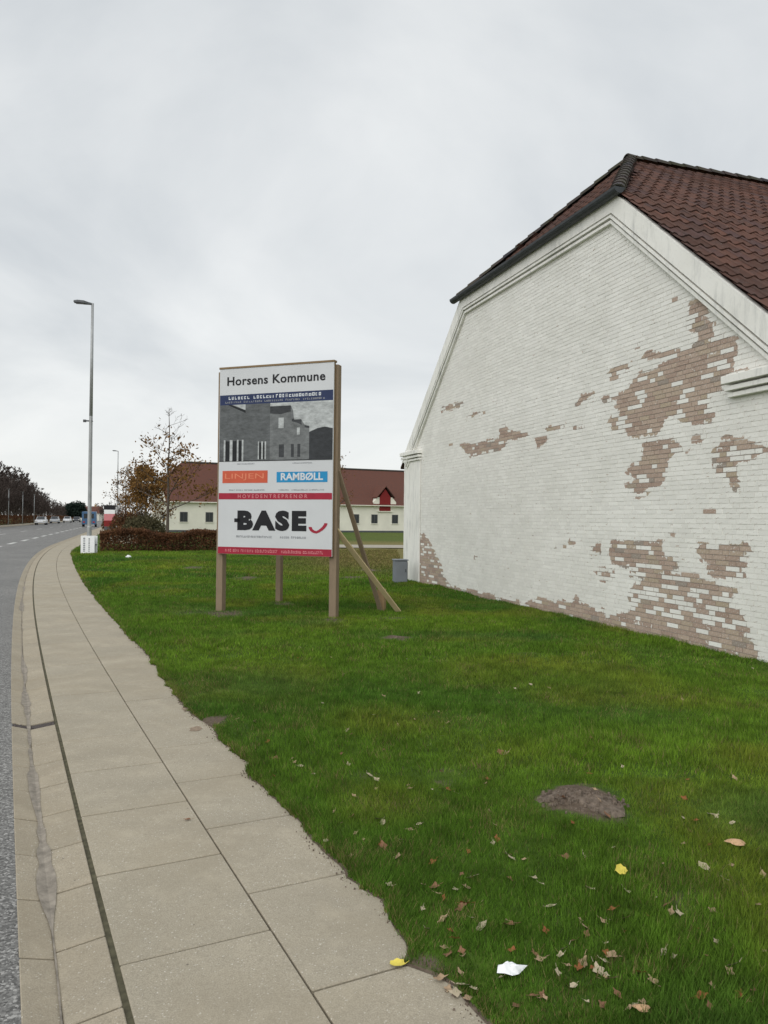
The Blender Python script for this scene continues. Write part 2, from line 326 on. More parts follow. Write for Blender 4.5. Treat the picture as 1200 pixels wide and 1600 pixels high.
# molehills and bare patches: photo pixel, radius in metres, mound height
MOLES = [((908,1262), .235, .075, 1.0), ((620,999), .24, .05, .75), ((826,1028), .22, .02, .5), ((690,1222), .17, .01, .5), ((335,1128), .14, .006, .9), ((350,962), .50, .02, .7), ((300,958), .55, .01, .48), ((575,893), .5, .05, .7), ((548,903), .5, .03, .6), ((385,905), .5, .05, .6), ((300,889), .5, .05, .55), ((612,968), .35, .01, .55), ((520,972), .3, .02, .65), ((1060,1412), .16, .0, .5), ((658,1508), .06, .0, .7), ((570,1215), .12, 0., .5), ((980,1165), .2, .0, .3), ((436,945), .35, .02, .6), ((690,1523), .05, 0, .5)]
MOLES = [(gp(*p)[:2], r, h, k) for p, r, h, k in MOLES]
def soil_amt(x, y):
    s = np.clip(1-(x-edge_x(y)-.0)/(.008+.085*np.clip(vnoise(np.asarray(y)*2.3, 0*np.asarray(y)+2, 8)-.35, 0, 1)), 0, 1)*.95
    for c, r, h, k in MOLES:
        q = np.hypot((x-c[0]), (y-c[1])*.8)/r + .9*(vnoise(x*7, y*7, 41)-.5)+.5*(vnoise(x*19, y*19, 42)-.5)
        s = np.maximum(s, k*np.clip(1.35-q*1.0, 0, 1)**.7)
    return s
def dry_amt(x, y):
    return np.clip((y-22+3.0*(vnoise(x*.3, y*.3, 21)-.5)-.6*np.clip(-3-x, 0, 99))/7, 0, 1)*np.clip((62-y)/8, .25, 1)*np.clip((x+5.0)/3.0, .06, 1)

# ================================================================== THE SETTING
g = MB().poly([(-1500,-300,-.17),(1500,-300,-.17),(1500,2500,-.17),(-1500,2500,-.17)]).obj('ground', M['field'], recalc=False); tag(g, kind='structure')

# road, swept along the joint line
def sweep(name, o0, o1, z0, z1, mat, s0, s1, step=1.5, kind='structure', parent=None):
    ss = np.concatenate([np.arange(s0, min(s1, 70), step), np.arange(max(s0, min(s1, 70)), s1, step*6), [s1]]); V = []; Fc = []
    for s in ss: V.append(P(s, o0, z0)); V.append(P(s, o1, z1))
    for i in range(len(ss)-1): Fc.append((2*i, 2*i+1, 2*i+3, 2*i+2))
    o = link(name, np_mesh(name, V, Fc, mat), parent)
    if kind: tag(o, kind=kind)
    return o
SMAX = float(_ss[-1])-2
road = sweep('road', -12.6, -.325, .006, .006, M['asphalt'], .1, SMAX)
S0 = s_at_y(2.6)
def dash_row(off, w, ln, gap, start, end):
    s = start
    while s < end:
        o = MB().poly([P(s, off-w/2, +.010), P(s, off+w/2, +.010), P(s+ln, off+w/2, +.010), P(s+ln, off-w/2, +.010)]).obj('lane_marking', M['line'], road, recalc=False); s += ln+gap
dash_row(-2.75, .26, 3.0, 3.0, s_at_y(12), s_at_y(170)); dash_row(-6.6, .14, 5.0, 10.0, s_at_y(10), s_at_y(230))
sweep('far_pavement', -14.9, -12.6, .11, .11, M['slab'], .1, SMAX)
kb = sweep('far_kerb', -12.6, -12.58, .11, -.03, M['kerb'], .1, SMAX)
sweep('far_verge', -60, -14.9, .10, .09, M['field'], .1, SMAX)

# pavement: bed, slabs, two rows of kerb stones, each its own piece
pav = sweep('pavement', -.34, 1.32, -.032, -.032, M['joint'], .1, SMAX, .8)
V_ = []; F_ = []
me = pav.data; bm = bmesh.new()
ssb = np.concatenate([np.arange(.1, 70, .8), np.arange(70, SMAX, 6)])
prev = None
for s in ssb:
    cur = [bm.verts.new(P(s, o, z)) for o, z in ((-.335,-.022), (-.20,-.055), (1.32,-.032))]
    if prev:
        for k in (0, 1): bm.faces.new((prev[k], prev[k+1], cur[k+1], cur[k]))
    prev = cur
bm.to_mesh(me); bm.free()
def stone(name, s0, s1, o0, o1, z0, z1, mat, th=.07, j=.0065, bev=.004):
    dz = random.uniform(-.0015, .0015); g_ = j
    c = [P(s0+g_, o0, z0+dz), P(s0+g_, o1, z1+dz), P(s1-g_, o1, z1+dz), P(s1-g_, o0, z0+dz)]
    cen = np.mean(c, 0); rel = [tuple(np.array(q)-cen) for q in c]; bot = [(q[0], q[1], q[2]-th) for q in rel]
    o = MB().prism(bot, rel).obj(name, mat, pav, bevel=bev); o.location = cen; return o
END_P = s_at_y(84)
sA = s_of(gp(188,1508)); sB = s_of(gp(398,1393)[:2]+np.array([-.62*.9, -.62*.45])); sK = s_of(gp(45,1405))
for base, o0, o1 in ((sA, .012, .604), (sB, .612, 1.205)):
    k0 = int(math.floor((base-.6)/.8)); s = base-k0*.8
    while s < END_P: stone('paving_slab', s, s+.8, o0, o1, 0, 0, M['slab']); s += .8
inlet = s_of(gp(55,1133)); IW = .11
def kerbrow(off0, off1, z0, z1, phase):
    s = phase-int(phase/.5-1)*.5
    while s < END_P:
        a, b = s, s+.5
        if b > inlet and a < inlet+IW:          # cut round the inlet
            if inlet-a > .06: stone('kerb_stone', a, inlet, off0, off1, z0, z1, M['kerb'])
            if b-(inlet+IW) > .06: stone('kerb_stone', inlet+IW, b, off0, off1, z0, z1, M['kerb'])
        else: stone('kerb_stone', a, b, off0, off1, z0, z1, M['kerb'])
        s += .5
kerbrow(-.20, -.012, -.024, 0, sK+.05); kerbrow(-.330, -.203, .014, -.024, sK)
tail = sweep('far_paving_strip', -.34, 1.2, -.003, -.003, M['slab'], END_P+.4, SMAX-1, 2, None, pav)
# kerb inlet
e = empty('drain_inlet', P(inlet+IW/2, -.1, 0)); tag(e, 'narrow rusty iron drain inlet set across the kerb stones', 'drain')
def inl(name, off0, off1, z0, z1, sa, sb, th):
    c = np.array(e.location); q = [np.array(P(sa, off0, z0))-c, np.array(P(sa, off1, z1))-c, np.array(P(sb, off1, z1))-c, np.array(P(sb, off0, z0))-c]
    return MB().prism([(a[0], a[1], a[2]-th) for a in q], q).obj(name, M['iron'], e, bevel=.002)
inl('frame', -.330, -.202, .004, -.032, inlet+.004, inlet+IW-.004, .04); inl('frame', -.202, -.014, -.032, -.010, inlet+.004, inlet+IW-.004, .04)
for k in range(7):
    o0 = -.318+k*.044; zz = .004-.28*(o0+.33) if o0 < -.2 else -.032+.117*(o0+.2)
    inl('grate_bar', o0, o0+.018, zz+.003, zz+.006, inlet+.015, inlet+IW-.015, .02)

# sediment washed along the channel between the two kerb rows
m = MB(); s = s_at_y(1.2); sw = lambda q: max(.004, .075*(float(vnoise(q*1.3, 0, 91))-.45)+.02*(float(vnoise(q*7, 3, 92))-.4)); sh = lambda q: .022*(float(vnoise(q*2.1, 7, 93))-.5)
while s < s_at_y(26):
    e1 = s+.04; (a0, b0), (a1, b1) = [(-.2-sw(q)+sh(q), -.2+sw(q)*.8+sh(q)) for q in (s, e1)]; zf = lambda o: (-.0205+.30*(-.2-o)) if o < -.2 else (-.0205+.14*(o+.2))
    for p, q in (((a0, min(-.2, b0)), (a1, min(-.2, b1))), ((max(-.2, a0), b0), (max(-.2, a1), b1))):
        if p[1]-p[0] > .001 and q[1]-q[0] > .001: m.poly([P(s, p[0], zf(p[0])), P(s, p[1], zf(p[1])), P(e1, q[1], zf(q[1])), P(e1, q[0], zf(q[0]))])
    s = e1
tag(m.obj('channel_sediment', M['sediment'], pav, recalc=False), kind='stuff')
# moss and grit filling the long joint
m = MB(); s = s_at_y(1.0)
while s < s_at_y(45):
    e1 = s+.12; m.poly([P(s, -.013, -.009), P(s, .013, -.007), P(e1, .013, -.007), P(e1, -.013, -.009)]); s = e1
tag(m.obj('joint_moss', M['moss'], pav, recalc=False), kind='stuff')
def smear(px, py, rx, ry, n_):                      # trodden soil on the slabs
    c = gp(px, py); R8 = random.Random(px); q = []
    for k in range(26): t = 2*math.pi*k/26; r_ = 1+.18*math.sin(2*t+px)+.12*math.sin(5*t)+R8.uniform(-.12, .12); q.append((c[0]+rx*r_*math.cos(t), c[1]+ry*r_*math.sin(t), .0022))
    tag(MB().poly(q).obj('soil_smear', M['smear'], pav, recalc=False), kind='stuff')
smear(306, 1139, .055, .06, 3); smear(298, 1108, .07, .10, 4); smear(318, 1118, .06, .08, 5)
# lawn sheet
ys = np.concatenate([np.arange(-3.0, 1.2, .4), np.arange(1.2, 12, .07), np.arange(12, 40, .3), np.arange(40, 105, 2.0)])
ts = np.concatenate([[0], np.linspace(.02, 1, 90)**1.8*1.0]); ts = np.unique(np.concatenate([[0, .0012, .0025, .004, .006, .009], ts]))
X = np.zeros((len(ys), len(ts))); Y = np.repeat(ys[:, None], len(ts), 1)
ex = edge_x(ys); wid = np.where(ys < 40, 34, 34+ (ys-40)*1.2)
X = ex[:, None] + ts[None]*wid[:, None]
Z = lawn_z(X, Y); so_ = soil_amt(X, Y); dr = dry_amt(X, Y)
for c, r, h, k in MOLES: Z = Z + h*np.exp(-(((X-c[0])**2+((Y-c[1])*.85)**2)/(r*.75)**2)) * (.75+.5*vnoise(X*17, Y*17, 5))
Z[:, 0] = .003
n_, m_ = X.shape; idx = np.arange(n_*m_).reshape(n_, m_)
Fc = np.stack([idx[:-1, :-1], idx[:-1, 1:], idx[1:, 1:], idx[1:, :-1]], -1).reshape(-1, 4)
me = np_mesh('lawn', np.stack([X, Y, Z], -1).reshape(-1, 3), Fc, M['lawn']); cattr(me, 'lz', np.stack([so_, dr, 0*dr, 0*dr+1], -1).reshape(-1, 4))
me.polygons.foreach_set('use_smooth', [True]*len(Fc)); lawn = link('lawn', me); tag(lawn, kind='structure')
def lawn_h(x, y):
    z = float(lawn_z(x, y))
    for c, r, h, k in MOLES: z += h*math.exp(-(((x-c[0])**2+((y-c[1])*.85)**2)/(r*.75)**2))
    return z
# gravel track across the yard behind the barn
tr = MB()
for i in range(14): 
    x0, x1 = -3.5+i*2.2, -3.5+(i+1)*2.2
    tr.poly([(x0, 43.5+.1*x0, .07), (x1, 43.5+.1*x1, .07), (x1, 48.5+.12*x1, .07), (x0, 48.5+.12*x0, .07)])
tag(tr.obj('gravel_track', M['gravel'], recalc=False), kind='structure')

# grass blades, real geometry, thinning and widening with distance
def blades(n, y0, y1, h, w):
    y = y0 + (y1-y0)*rng.random(n)**.9; xl = edge_x(y)-.03; xr = np.minimum(.62*y+1.2, 0.88+(20.74-y)*.323+.1) if y1 < 21 else np.minimum(.1*y+1.0, .7+0*y)
    xlv = np.maximum(xl, -.56*y-.8); x = xlv + (xr-xlv)*rng.random(n); rim = rng.random(n) < (.07 if y0 < 9 else .02); x = np.where(rim & (xlv == xl), xl+.10*rng.random(n)**1.3, x); xl = xl+.03
    keep = (x > xl-.03*rng.random(n)**2) & (xr > xlv); so = soil_amt(x, y); dr = dry_amt(x, y)
    keep &= rng.random(n) > np.clip(so*1.5-.25, 0, .985); x, y, so, dr = x[keep], y[keep], so[keep], dr[keep]; n = len(x)
    tuft = .5*vnoise(x*1.6, y*1.6, 31)+.5*vnoise(x*5.5, y*5.5, 37); cl = vnoise(x*9, y*9, 38); patch = vnoise(x*.55, y*.55, 32); fine = rng.random(n)
    hh = h*(.55+.9*fine)*(.5+.95*tuft)*np.clip((x-edge_x(y))/.10+.7, .5, 1); a = rng.random(n)*2*math.pi
    swirl = vnoise(x*.8+9, y*.8, 33)*2*math.pi; la = a*.8+swirl; lean = hh*(.1+.75*rng.random(n))
    ww = w*(.7+.6*rng.random(n)); z = lawn_z(x, y)-.006
    px, py = np.cos(a)*ww/2, np.sin(a)*ww/2
    V = np.empty((n, 3, 3)); V[:, 0] = np.stack([x-px, y-py, z], 1); V[:, 1] = np.stack([x+px, y+py, z], 1); V[:, 2] = np.stack([x+np.cos(la)*lean, y+np.sin(la)*lean, z+hh], 1)
    t1 = np.clip((patch-.25)*1.6, 0, 1)[:, None]; 
    c = (1-t1)*np.array([[.072, .160, .020]]) + t1*np.array([[.150, .255, .024]])
    yel = np.clip((vnoise(x*1.1+40, y*1.1, 35)-.55)*2.6, 0, 1)[:, None]; c = c*(1-.6*yel)+.6*yel*np.array([[.235, .255, .035]])
    blu = np.clip((vnoise(x*.9+70, y*.9, 36)-.62)*2.6, 0, 1)[:, None]; c = c*(1-.6*blu)+.6*blu*np.array([[.065, .150, .040]])
    dead = (rng.random(n) < .03+.22*np.clip((vnoise(x*3.1+5, y*3.1, 39)-.6)*2.5, 0, 1)+.2*np.clip(1-(x-edge_x(y))/.15, 0, 1))[:, None]; c = np.where(dead, np.array([[.25, .20, .085]]), c)
    c = c*(1-dr[:, None]) + dr[:, None]*np.where(rng.random((n, 1)) < .6, np.array([[.26, .215, .09]]), np.array([[.13, .145, .035]]))
    c = c*(.5+1.0*rng.random((n, 1)))*(.72+.6*cl[:, None])
    return V, np.repeat(np.concatenate([c, np.ones((n, 1))], 1)[:, None], 3, 1)
parts = [blades(*a) for a in ((80000, 1.0, 2.6, .036, .0040), (230000, 2.4, 5.0, .036, .0040), (240000, 5.0, 9.0, .040, .006), (220000, 9.0, 16.0, .048, .010), (70000, 16.0, 20.9, .05, .018), (120000, 20.9, 41, .065, .03))]
V = np.concatenate([p[0] for p in parts]).reshape(-1, 3); Cc = np.concatenate([p[1] for p in parts]).reshape(-1, 4)
me = np_mesh('grass', V, np.arange(len(V)).reshape(-1, 3), M['grass']); cattr(me, 'gc', Cc)
tag(link('grass', me), 'short green grass of the lawn with yellowing tufts', 'grass', kind='stuff')

# ================================================================== THE BARN
B0 = gp(650,910); B1 = gp(1200,1040); bu = (B1-B0)/np.linalg.norm(B1-B0); bn = np.array([-bu[1], bu[0], 0])
BANG = math.atan2(bu[1], bu[0])
def wall_sz(px, py):
    d = ray(px, py); t = ((B0-CO)@bn)/(d@bn); Q = CO+d*t; return np.array([(Q-B0)@bu, Q[2]])
SL, SR, SC, ZE, ZH = -.95, 13.05, 6.05, 3.42, 6.88
XH0, XH1 = 3.03, 9.07; SLOPE = (ZH-ZE)/(XH0-SL); ZR = 9.08; SLOPE2 = (ZR-ZH)/(SC-XH0); BL = 20.0   # the slope eases a little above the half hip
# set-back of the hip apex, from the ridge height
YA = 2.37
barn = empty('brick_barn', B0, BANG)
tag(barn, 'large white limewashed brick barn with peeling gable and dark red tiled half-hipped roof', 'building')

# peeling patches, traced in photo pixels, stored on the wall in metres
def tr_(pts, sc, ox, oy): return np.array([wall_sz(ox+x/sc, oy+y/sc) for x, y in pts])
PATCH = [
 tr_([(705,95),(770,75),(820,130),(860,200),(850,280),(1005,320),(1000,410),(985,480),(945,520),(930,640),(830,690),(830,740),(865,770),(850,850),(810,865),(780,830),(690,845),(640,810),(560,820),(530,880),(500,940),(350,940),(330,910),(260,910),(210,850),(215,815),(270,800),(250,700),(330,610),(400,520),(480,510),(560,470),(640,400),(740,350),(770,280),(690,260),(690,190)], 4, 900, 450),
 tr_([(420,940),(500,950),(620,930),(640,990),(700,1020),(600,1040),(580,1080),(560,1190),(520,1230),(460,1250),(430,1290),(385,1305),(340,1270),(310,1235),(370,1190),(310,1150),(390,1080),(420,1010)], 4, 900, 450),
 tr_([(870,990),(950,960),(1085,960),(1150,970),(1190,985),(1170,1030),(1090,1080),(1000,1110),(1000,1170),(1030,1220),(1020,1270),(985,1270),(950,1190),(880,1170),(850,1130),(850,1040)], 4, 900, 450),
 tr_([(190,550),(250,480),(350,470),(350,515),(270,540),(240,580)], 4, 900, 450), tr_([(410,450),(430,410),(500,400),(680,370),(690,400),(560,430)], 4, 900, 450),
 tr_([(30,665),(120,650),(110,672),(50,705),(0,745),(0,725)], 4, 900, 450), tr_([(960,545),(1075,520),(1080,555),(970,600)], 4, 900, 450), tr_([(1150,330),(1200,290),(1200,400),(1150,370)], 4, 900, 450), tr_([(1060,200),(1100,260),(1150,330),(1130,350),(1080,290)], 4, 900, 450),
 tr_([(235,110),(360,95),(360,60),(375,40),(390,65),(450,75),(455,82),(395,95),(370,125),(270,150)], 2, 600, 640), tr_([(470,90),(510,85),(505,100),(480,118)], 2, 600, 640),
 tr_([(105,395),(125,385),(150,430),(180,490),(190,530),(215,555),(330,575),(420,600),(440,645),(200,600),(100,565),(105,470)], 2, 600, 640), tr_([(440,605),(480,590),(580,605),(600,585),(640,615),(690,640),(700,720),(440,670)], 2, 600, 640),
 tr_([(210,180),(540,180),(530,260),(560,280),(640,285),(645,355),(600,370),(720,395),(880,450),(1000,485),(1000,510),(970,550),(960,600),(1030,620),(1060,670),(1060,740),(1110,790),(1140,870),(1150,1000),(500,860),(0,770),(0,640),(90,605),(170,615),(180,650),(300,630),(350,600),(320,550),(330,480),(420,420),(340,385),(340,350),(230,320),(210,270)], 4, 900, 800),
 tr_([(745,235),(760,200),(820,205),(840,235),(890,235),(890,205),(945,180),(1000,205),(1030,185),(1080,190),(1105,250),(1060,290),(1050,300),(1050,425),(880,410),(815,410),(815,365),(880,340),(850,330),(800,305)], 4, 900, 800),
 tr_([(80,215),(150,205),(150,255),(95,255)], 4, 900, 800), tr_([(110,355),(240,360),(240,410),(210,430),(160,420)], 4, 900, 800),
 tr_([(690,636),(726,629),(726,634),(690,643)], 1, 0, 0), tr_([(730,648),(758,643),(758,647),(730,652)], 1, 0, 0), tr_([(852,668),(884,663),(884,668),(852,673)], 1, 0, 0), tr_([(896,666),(914,664),(914,669),(896,671)], 1, 0, 0), tr_([(940,622),(978,614),(980,619),(944,630)], 1, 0, 0), tr_([(996,536),(1004,533),(1003,538),(996,541)], 1, 0, 0), tr_([(1082,683),(1098,682),(1098,687),(1082,689)], 1, 0, 0), tr_([(1128,680),(1142,676),(1142,684),(1130,686)], 1, 0, 0), tr_([(1043,832),(1054,832),(1054,836),(1043,836)], 1, 0, 0), tr_([(740,870),(746,870),(746,874),(740,874)], 1, 0, 0),
 tr_([(1150,180),(1195,180),(1195,210),(1155,210)], 4.286, 620, 800), tr_([(1050,225),(1070,225),(1065,255),(1052,250)], 4.286, 620, 800)]
def sdf(s, z):
    p = np.stack([s, z], -1); best = np.full(len(p), -9.)
    for q in PATCH:
        lo, hi = q.min(0)-.35, q.max(0)+.35; sel = ((p > lo) & (p < hi)).all(1)
        if not sel.any(): continue
        pp = p[sel]; a = q; b = np.roll(q, -1, 0); dmin = np.full(len(pp), 9.); ins = np.zeros(len(pp), bool)
        for A, Bq in zip(a, b):
            e_ = Bq-A; t = np.clip(((pp-A)@e_)/(e_@e_+1e-12), 0, 1); dmin = np.minimum(dmin, np.linalg.norm(pp-A-t[:, None]*e_, axis=1))
            cr_ = ((A[1] > pp[:, 1]) != (Bq[1] > pp[:, 1])) & (pp[:, 0] < (Bq[0]-A[0])*(pp[:, 1]-A[1])/(Bq[1]-A[1]+1e-12)+A[0]); ins ^= cr_
        best[sel] = np.maximum(best[sel], np.where(ins, dmin, -dmin))
    return np.clip(best/.05+.35, -1.3, 1.3)
def roofline(s): return np.minimum(np.minimum(ZE+(s-SL)*SLOPE, ZH), ZE+(SR-s)*SLOPE)
def lesene(s, z): return 0.0
CH, BLEN, JT = .0667, .24, .011
BR = []                                   # s0, s1, z0, z1
row = 0; z = -.12
while z < ZH-.05:
    if True:
        pat = [BLEN, BLEN, BLEN/2]; s = SL+.02-(row*BLEN*.75) % .6; k = row
        while s < SR-.02:
            wdt = pat[k % 3]; k += 1; a, b = max(s, SL+.02)+JT/2, min(s+wdt, SR-.02)-JT/2; s += wdt
            top = z+CH
            if b-a > .04 and roofline(np.array([a, b])).min() > top+.2: BR.append((a, b, z+JT/2, top-JT/2))
    z += CH; row += 1
BR = np.array(BR); bc = np.stack([(BR[:, 0]+BR[:, 1])/2, (BR[:, 2]+BR[:, 3])/2], 1)
nb = len(BR); tone = rng.random(nb)
low = np.clip((1.0-bc[:, 1])/.8, 0, 1)*np.clip((bc[:, 0]-8)/1.5, 0, 1); pw = .16+.30*low+.16*np.clip((bc[:, 0]-8.5), 0, 1)*(bc[:, 1] < 1.9)
pw = np.where((bc[:, 1] < .34) & (bc[:, 0] > 5), .10, pw)
off = np.where(rng.random(nb) < pw, -2.6, rng.uniform(-1.15, .75, nb)); off = np.where(rng.random(nb) < .0012, 2.0, off)
wc = np.array([B0+bu*s+np.array([0, 0, zz]) for s, zz in bc]); rel = wc-CO; dep = rel@C_F; pxx = 600+FPX*(rel@C_R)/dep; pyy = 800-FPX*(rel@C_U)/dep
vis = (pxx < 1196) & (pyy > 0) & (bc[:, 1] > .09); area = np.where(vis, (BR[:, 1]-BR[:, 0])*(BR[:, 3]-BR[:, 2])/dep**3, 0); indiv = set(np.argsort(-area)[:300].tolist())
def brick_geo(i):
    a, b, z0, z1 = BR[i]; y = lesene((a+b)/2, z0)+random.uniform(-.0018, .0018); xs = np.linspace(a, b, 4)
    v = [(x, y, z0) for x in xs]+[(x, y, z1) for x in xs]+[(a, y+.05, z0), (b, y+.05, z0), (a, y+.05, z1), (b, y+.05, z1)]
    f = [(0,1,5,4),(1,2,6,5),(2,3,7,6),(4,5,6,7,11,10),(0,8,9,3,2,1),(0,4,10,8),(3,9,11,7)]
    return v, f
allv = []; allf = []; own = []
for i in range(nb):
    v, f = brick_geo(i)
    if i in indiv: continue
    b = len(allv); allv += v; allf += [tuple(b+k for k in q) for q in f]; own += [i]*len(v)
def bdattr(me, vs_, own_):
    vs_ = np.array(vs_); own_ = np.array(own_); cattr(me, 'bd', np.stack([sdf(vs_[:, 0], vs_[:, 2]), off[own_], tone[own_], np.ones(len(own_))], 1))
me = bpy.data.meshes.new('brickwork'); me.from_pydata(allv, [], allf); me.materials.append(M['brick']); bdattr(me, allv, own)
tag(link('brickwork', me, barn), kind='stuff')
for i in sorted(indiv):
    v, f = brick_geo(i); c = np.array([bc[i, 0], 0, bc[i, 1]]); me = bpy.data.meshes.new('brick'); me.from_pydata([tuple(np.array(q)-c) for q in v], [], f); me.materials.append(M['brick']); bdattr(me, v, [i]*len(v))
    o = link('brick', me, barn); o.location = c
# mortar bed behind the brick faces
gx = np.arange(SL+.01, SR, .06); gz = np.arange(-.15, ZH+.02, .05); mv = []; mf = []; vid = {}
for j in range(len(gz)-1):
    for i in range(len(gx)-1):
        cx_, cz_ = (gx[i]+gx[i+1])/2, (gz[j]+gz[j+1])/2
        if roofline(cx_) < cz_+.12: continue
        q = []
        for a, b in ((i, j), (i+1, j), (i+1, j+1), (i, j+1)):
            if (a, b) not in vid: vid[(a, b)] = len(mv); mv.append((gx[a], .0055+lesene(gx[a], gz[b]), gz[b]))
            q.append(vid[(a, b)])
        mf.append(tuple(q))
me = bpy.data.meshes.new('mortar'); me.from_pydata(mv, [], mf); me.materials.append(M['brick']); mvv = np.array(mv)
cattr(me, 'bd', np.stack([sdf(mvv[:, 0], mvv[:, 2])-.15, np.zeros(len(mvv)), np.full(len(mvv), 1.0), np.ones(len(mvv))], 1)); link('mortar', me, barn)
# solid body and roof deck
hexa = [(SL+.02,-.3),(SL+.02,ZE-.06),(XH0,ZH-.06),(XH1,ZH-.06),(SR-.02,ZE-.06),(SR-.02,-.3)]
MB().prism([(x, .012, z) for x, z in hexa], [(x, BL, z) for x, z in hexa]).obj('wall', M['white'], barn)
d = MB(); A_ = (SC, YA, ZR); Bk = (SC, BL, ZR); f0, f1 = (XH0, .0, ZH-.02), (XH1, .0, ZH-.02); k0, k1 = (XH0, BL, ZH-.02), (XH1, BL, ZH-.02)
d.poly([f0, f1, A_]); d.poly([f1, k1, Bk, A_]); d.poly([k0, f0, A_, Bk]); d.poly([k1, k0, Bk]); d.poly([f1, f0, k0, k1])
for sgn, xe, xh in ((1, SR, XH1), (-1, SL, XH0)):
    x2 = xe+sgn*.28; z2 = ZE-.28*SLOPE
    d.prism([(xh, -.05, ZH-.07), (x2, -.05, z2-.05), (x2, BL, z2-.05), (xh, BL, ZH-.07)], [(xh, -.05, ZH-.015), (x2, -.05, z2+.005), (x2, BL, z2+.005), (xh, BL, ZH-.015)])
roof = d.obj('roof', M['tile'], barn)
# gable trim: band, string courses, kneelers
outl = [np.array(p) for p in ((SL, ZE), (XH0, ZH), (XH1, ZH), (SR, ZE))]
def offs(t):
    r = []; ns = []
    for a, b in zip(outl[:-1], outl[1:]):
        e_ = (b-a)/np.linalg.norm(b-a); ns.append((e_, np.array([e_[1], -e_[0]])))
    for i, p in enumerate(outl):
        if i == 0: r.append(p+ns[0][1]*t)
        elif i == len(outl)-1: r.append(p+ns[-1][1]*t)
        else:
            n1_, n2_ = ns[i-1][1], ns[i][1]; r.append(p+(n1_+n2_)*t/(1+n1_@n2_))
    return r
def strip(name, t0, t1, proud, back=.0, mat='white'):
    a, b = offs(t0), offs(t1)
    for i in range(3):
        q = [a[i], a[i+1], b[i+1], b[i]]
        MB().prism([(x, -proud, z) for x, z in q], [(x, back+.01, z) for x, z in q]).obj(name, M[mat], barn)
strip('gable_band', .0, .265, .085); strip('string_course', .295, .335, .085); strip('string_course', .365, .41, .06)
MB().box((SL-.01, -.035, -.2), (.30, -.004, 3.285)).obj('pilaster', M['white'], barn, bevel=.006)
for a, b in ((SL-.10, .32), (11.53, SR+.10)):
    for z0, z1, pr in ((3.29, 3.345, .075), (3.37, 3.43, .11), (3.46, 3.56, .145)):
        o = MB().box((a if a < 0 else a-(pr-.065)*.6, -pr, z0), (b if a > 0 else b+(pr-.065)*.6, .03, z1)).obj('kneeler', M['white'], barn, bevel=.004)
# tiles
def tile_mesh():
    xs = [0, .035, .075, .12, .165, .20, .245]; zs = [.034, .047, .036, .010, .004, .012, .036]; m = MB(); n = len(xs)
    lo = [(x, 0, z+.026) for x, z in zip(xs, zs)]; hi = [(x, .40, z) for x, z in zip(xs, zs)]; und = [(x, .0, z+.004) for x, z in zip(xs, zs)]
    m.v = lo+hi+und
    for i in range(n-1): m.f.append((i, i+1, n+i+1, n+i)); m.f.append((2*n+i, 2*n+i+1, i+1, i)); m.mi += [0, 0]
    return m
TM = tile_mesh(); tme = TM.mesh('roof_tile', M['tile'], False); fattr(tme, 'tone', np.zeros(len(TM.v))); TV = np.array(TM.v); TF = np.array(TM.f)
barn_M = np.array([[bu[0], bn[0], 0], [bu[1], bn[1], 0], [0, 0, 1.]])
def tile_plane(o, ax, up, na, nu, keep, pick=0, gauge=.325, wd=.235):
    o, ax, up = map(np.array, (o, ax, up)); nrm = np.cross(ax, up); Rm = np.stack([ax, up, nrm], 1); pos = []
    for r in range(nu):
        for c in range(na):
            p = o+ax*(c*wd)+up*(r*gauge); ctr = p+ax*.12+up*.2
            if keep(ctr): pos.append(p+nrm*.004+ax*random.uniform(-.006, .006)+up*random.uniform(-.008, .008))
    pos = np.array(pos); ind = set()
    if pick:
        wp = B0+(pos+ax*.12+up*.2)@barn_M.T; r_ = wp-CO; dd = r_@C_F; X_ = 600+FPX*(r_@C_R)/dd; Y_ = 800-FPX*(r_@C_U)/dd
        a_ = np.where((X_ < 1215) & (Y_ < 640) & (Y_ > 150), 1/dd**2, 0); ind = set([i for i in np.argsort(-a_)[:pick].tolist() if a_[i] > 0])
    rest = [i for i in range(len(pos)) if i not in ind]; Mx = Matrix([[Rm[0][0], Rm[0][1], Rm[0][2]], [Rm[1][0], Rm[1][1], Rm[1][2]], [Rm[2][0], Rm[2][1], Rm[2][2]]])
    for i in ind:
        t = link('roof_tile', tme, roof); t.location = pos[i]; t.rotation_euler = (Mx @ Matrix.Rotation(random.uniform(-.012, .012), 3, 'Z')).to_euler()
    if rest:
        V = (TV@Rm.T)[None]+pos[rest][:, None]; n = len(TV); Fc = (TF[None]+(np.arange(len(rest))*n)[:, None, None]).reshape(-1, 4)
        me = np_mesh('roof_tiling', V.reshape(-1, 3), Fc, M['tile']); fattr(me, 'tone', np.repeat(rng.random(len(rest)), n)); tag(link('roof_tiling', me, roof), kind='stuff')
ca, sa_ = 1/math.hypot(1, SLOPE), SLOPE/math.hypot(1, SLOPE); ca2, sa2 = 1/math.hypot(1, SLOPE2), SLOPE2/math.hypot(1, SLOPE2)
NL = int((XH0-SL+.3)/ca/.325); nu2 = int((SC-XH0)/ca2/.325)+2; na = int((BL+.1)/.235)
hipy = lambda zz: YA*(zz-ZH)/(ZR-ZH)
kp = lambda c: c[2] < ZR+.03 and (c[2] < ZH+.06 or c[1] > hipy(c[2])-.02)
xk = (NL*.325)*ca-.3; zk = ZE-.3*SLOPE+.01+NL*.325*sa_
kl = lambda c: c[2] < ZH+.04 or c[1] > hipy(c[2])-.02
tile_plane((SR+.3, -.075, ZE-.3*SLOPE+.01), (0, 1, 0), (-ca, 0, sa_), na, NL, kl, 190)
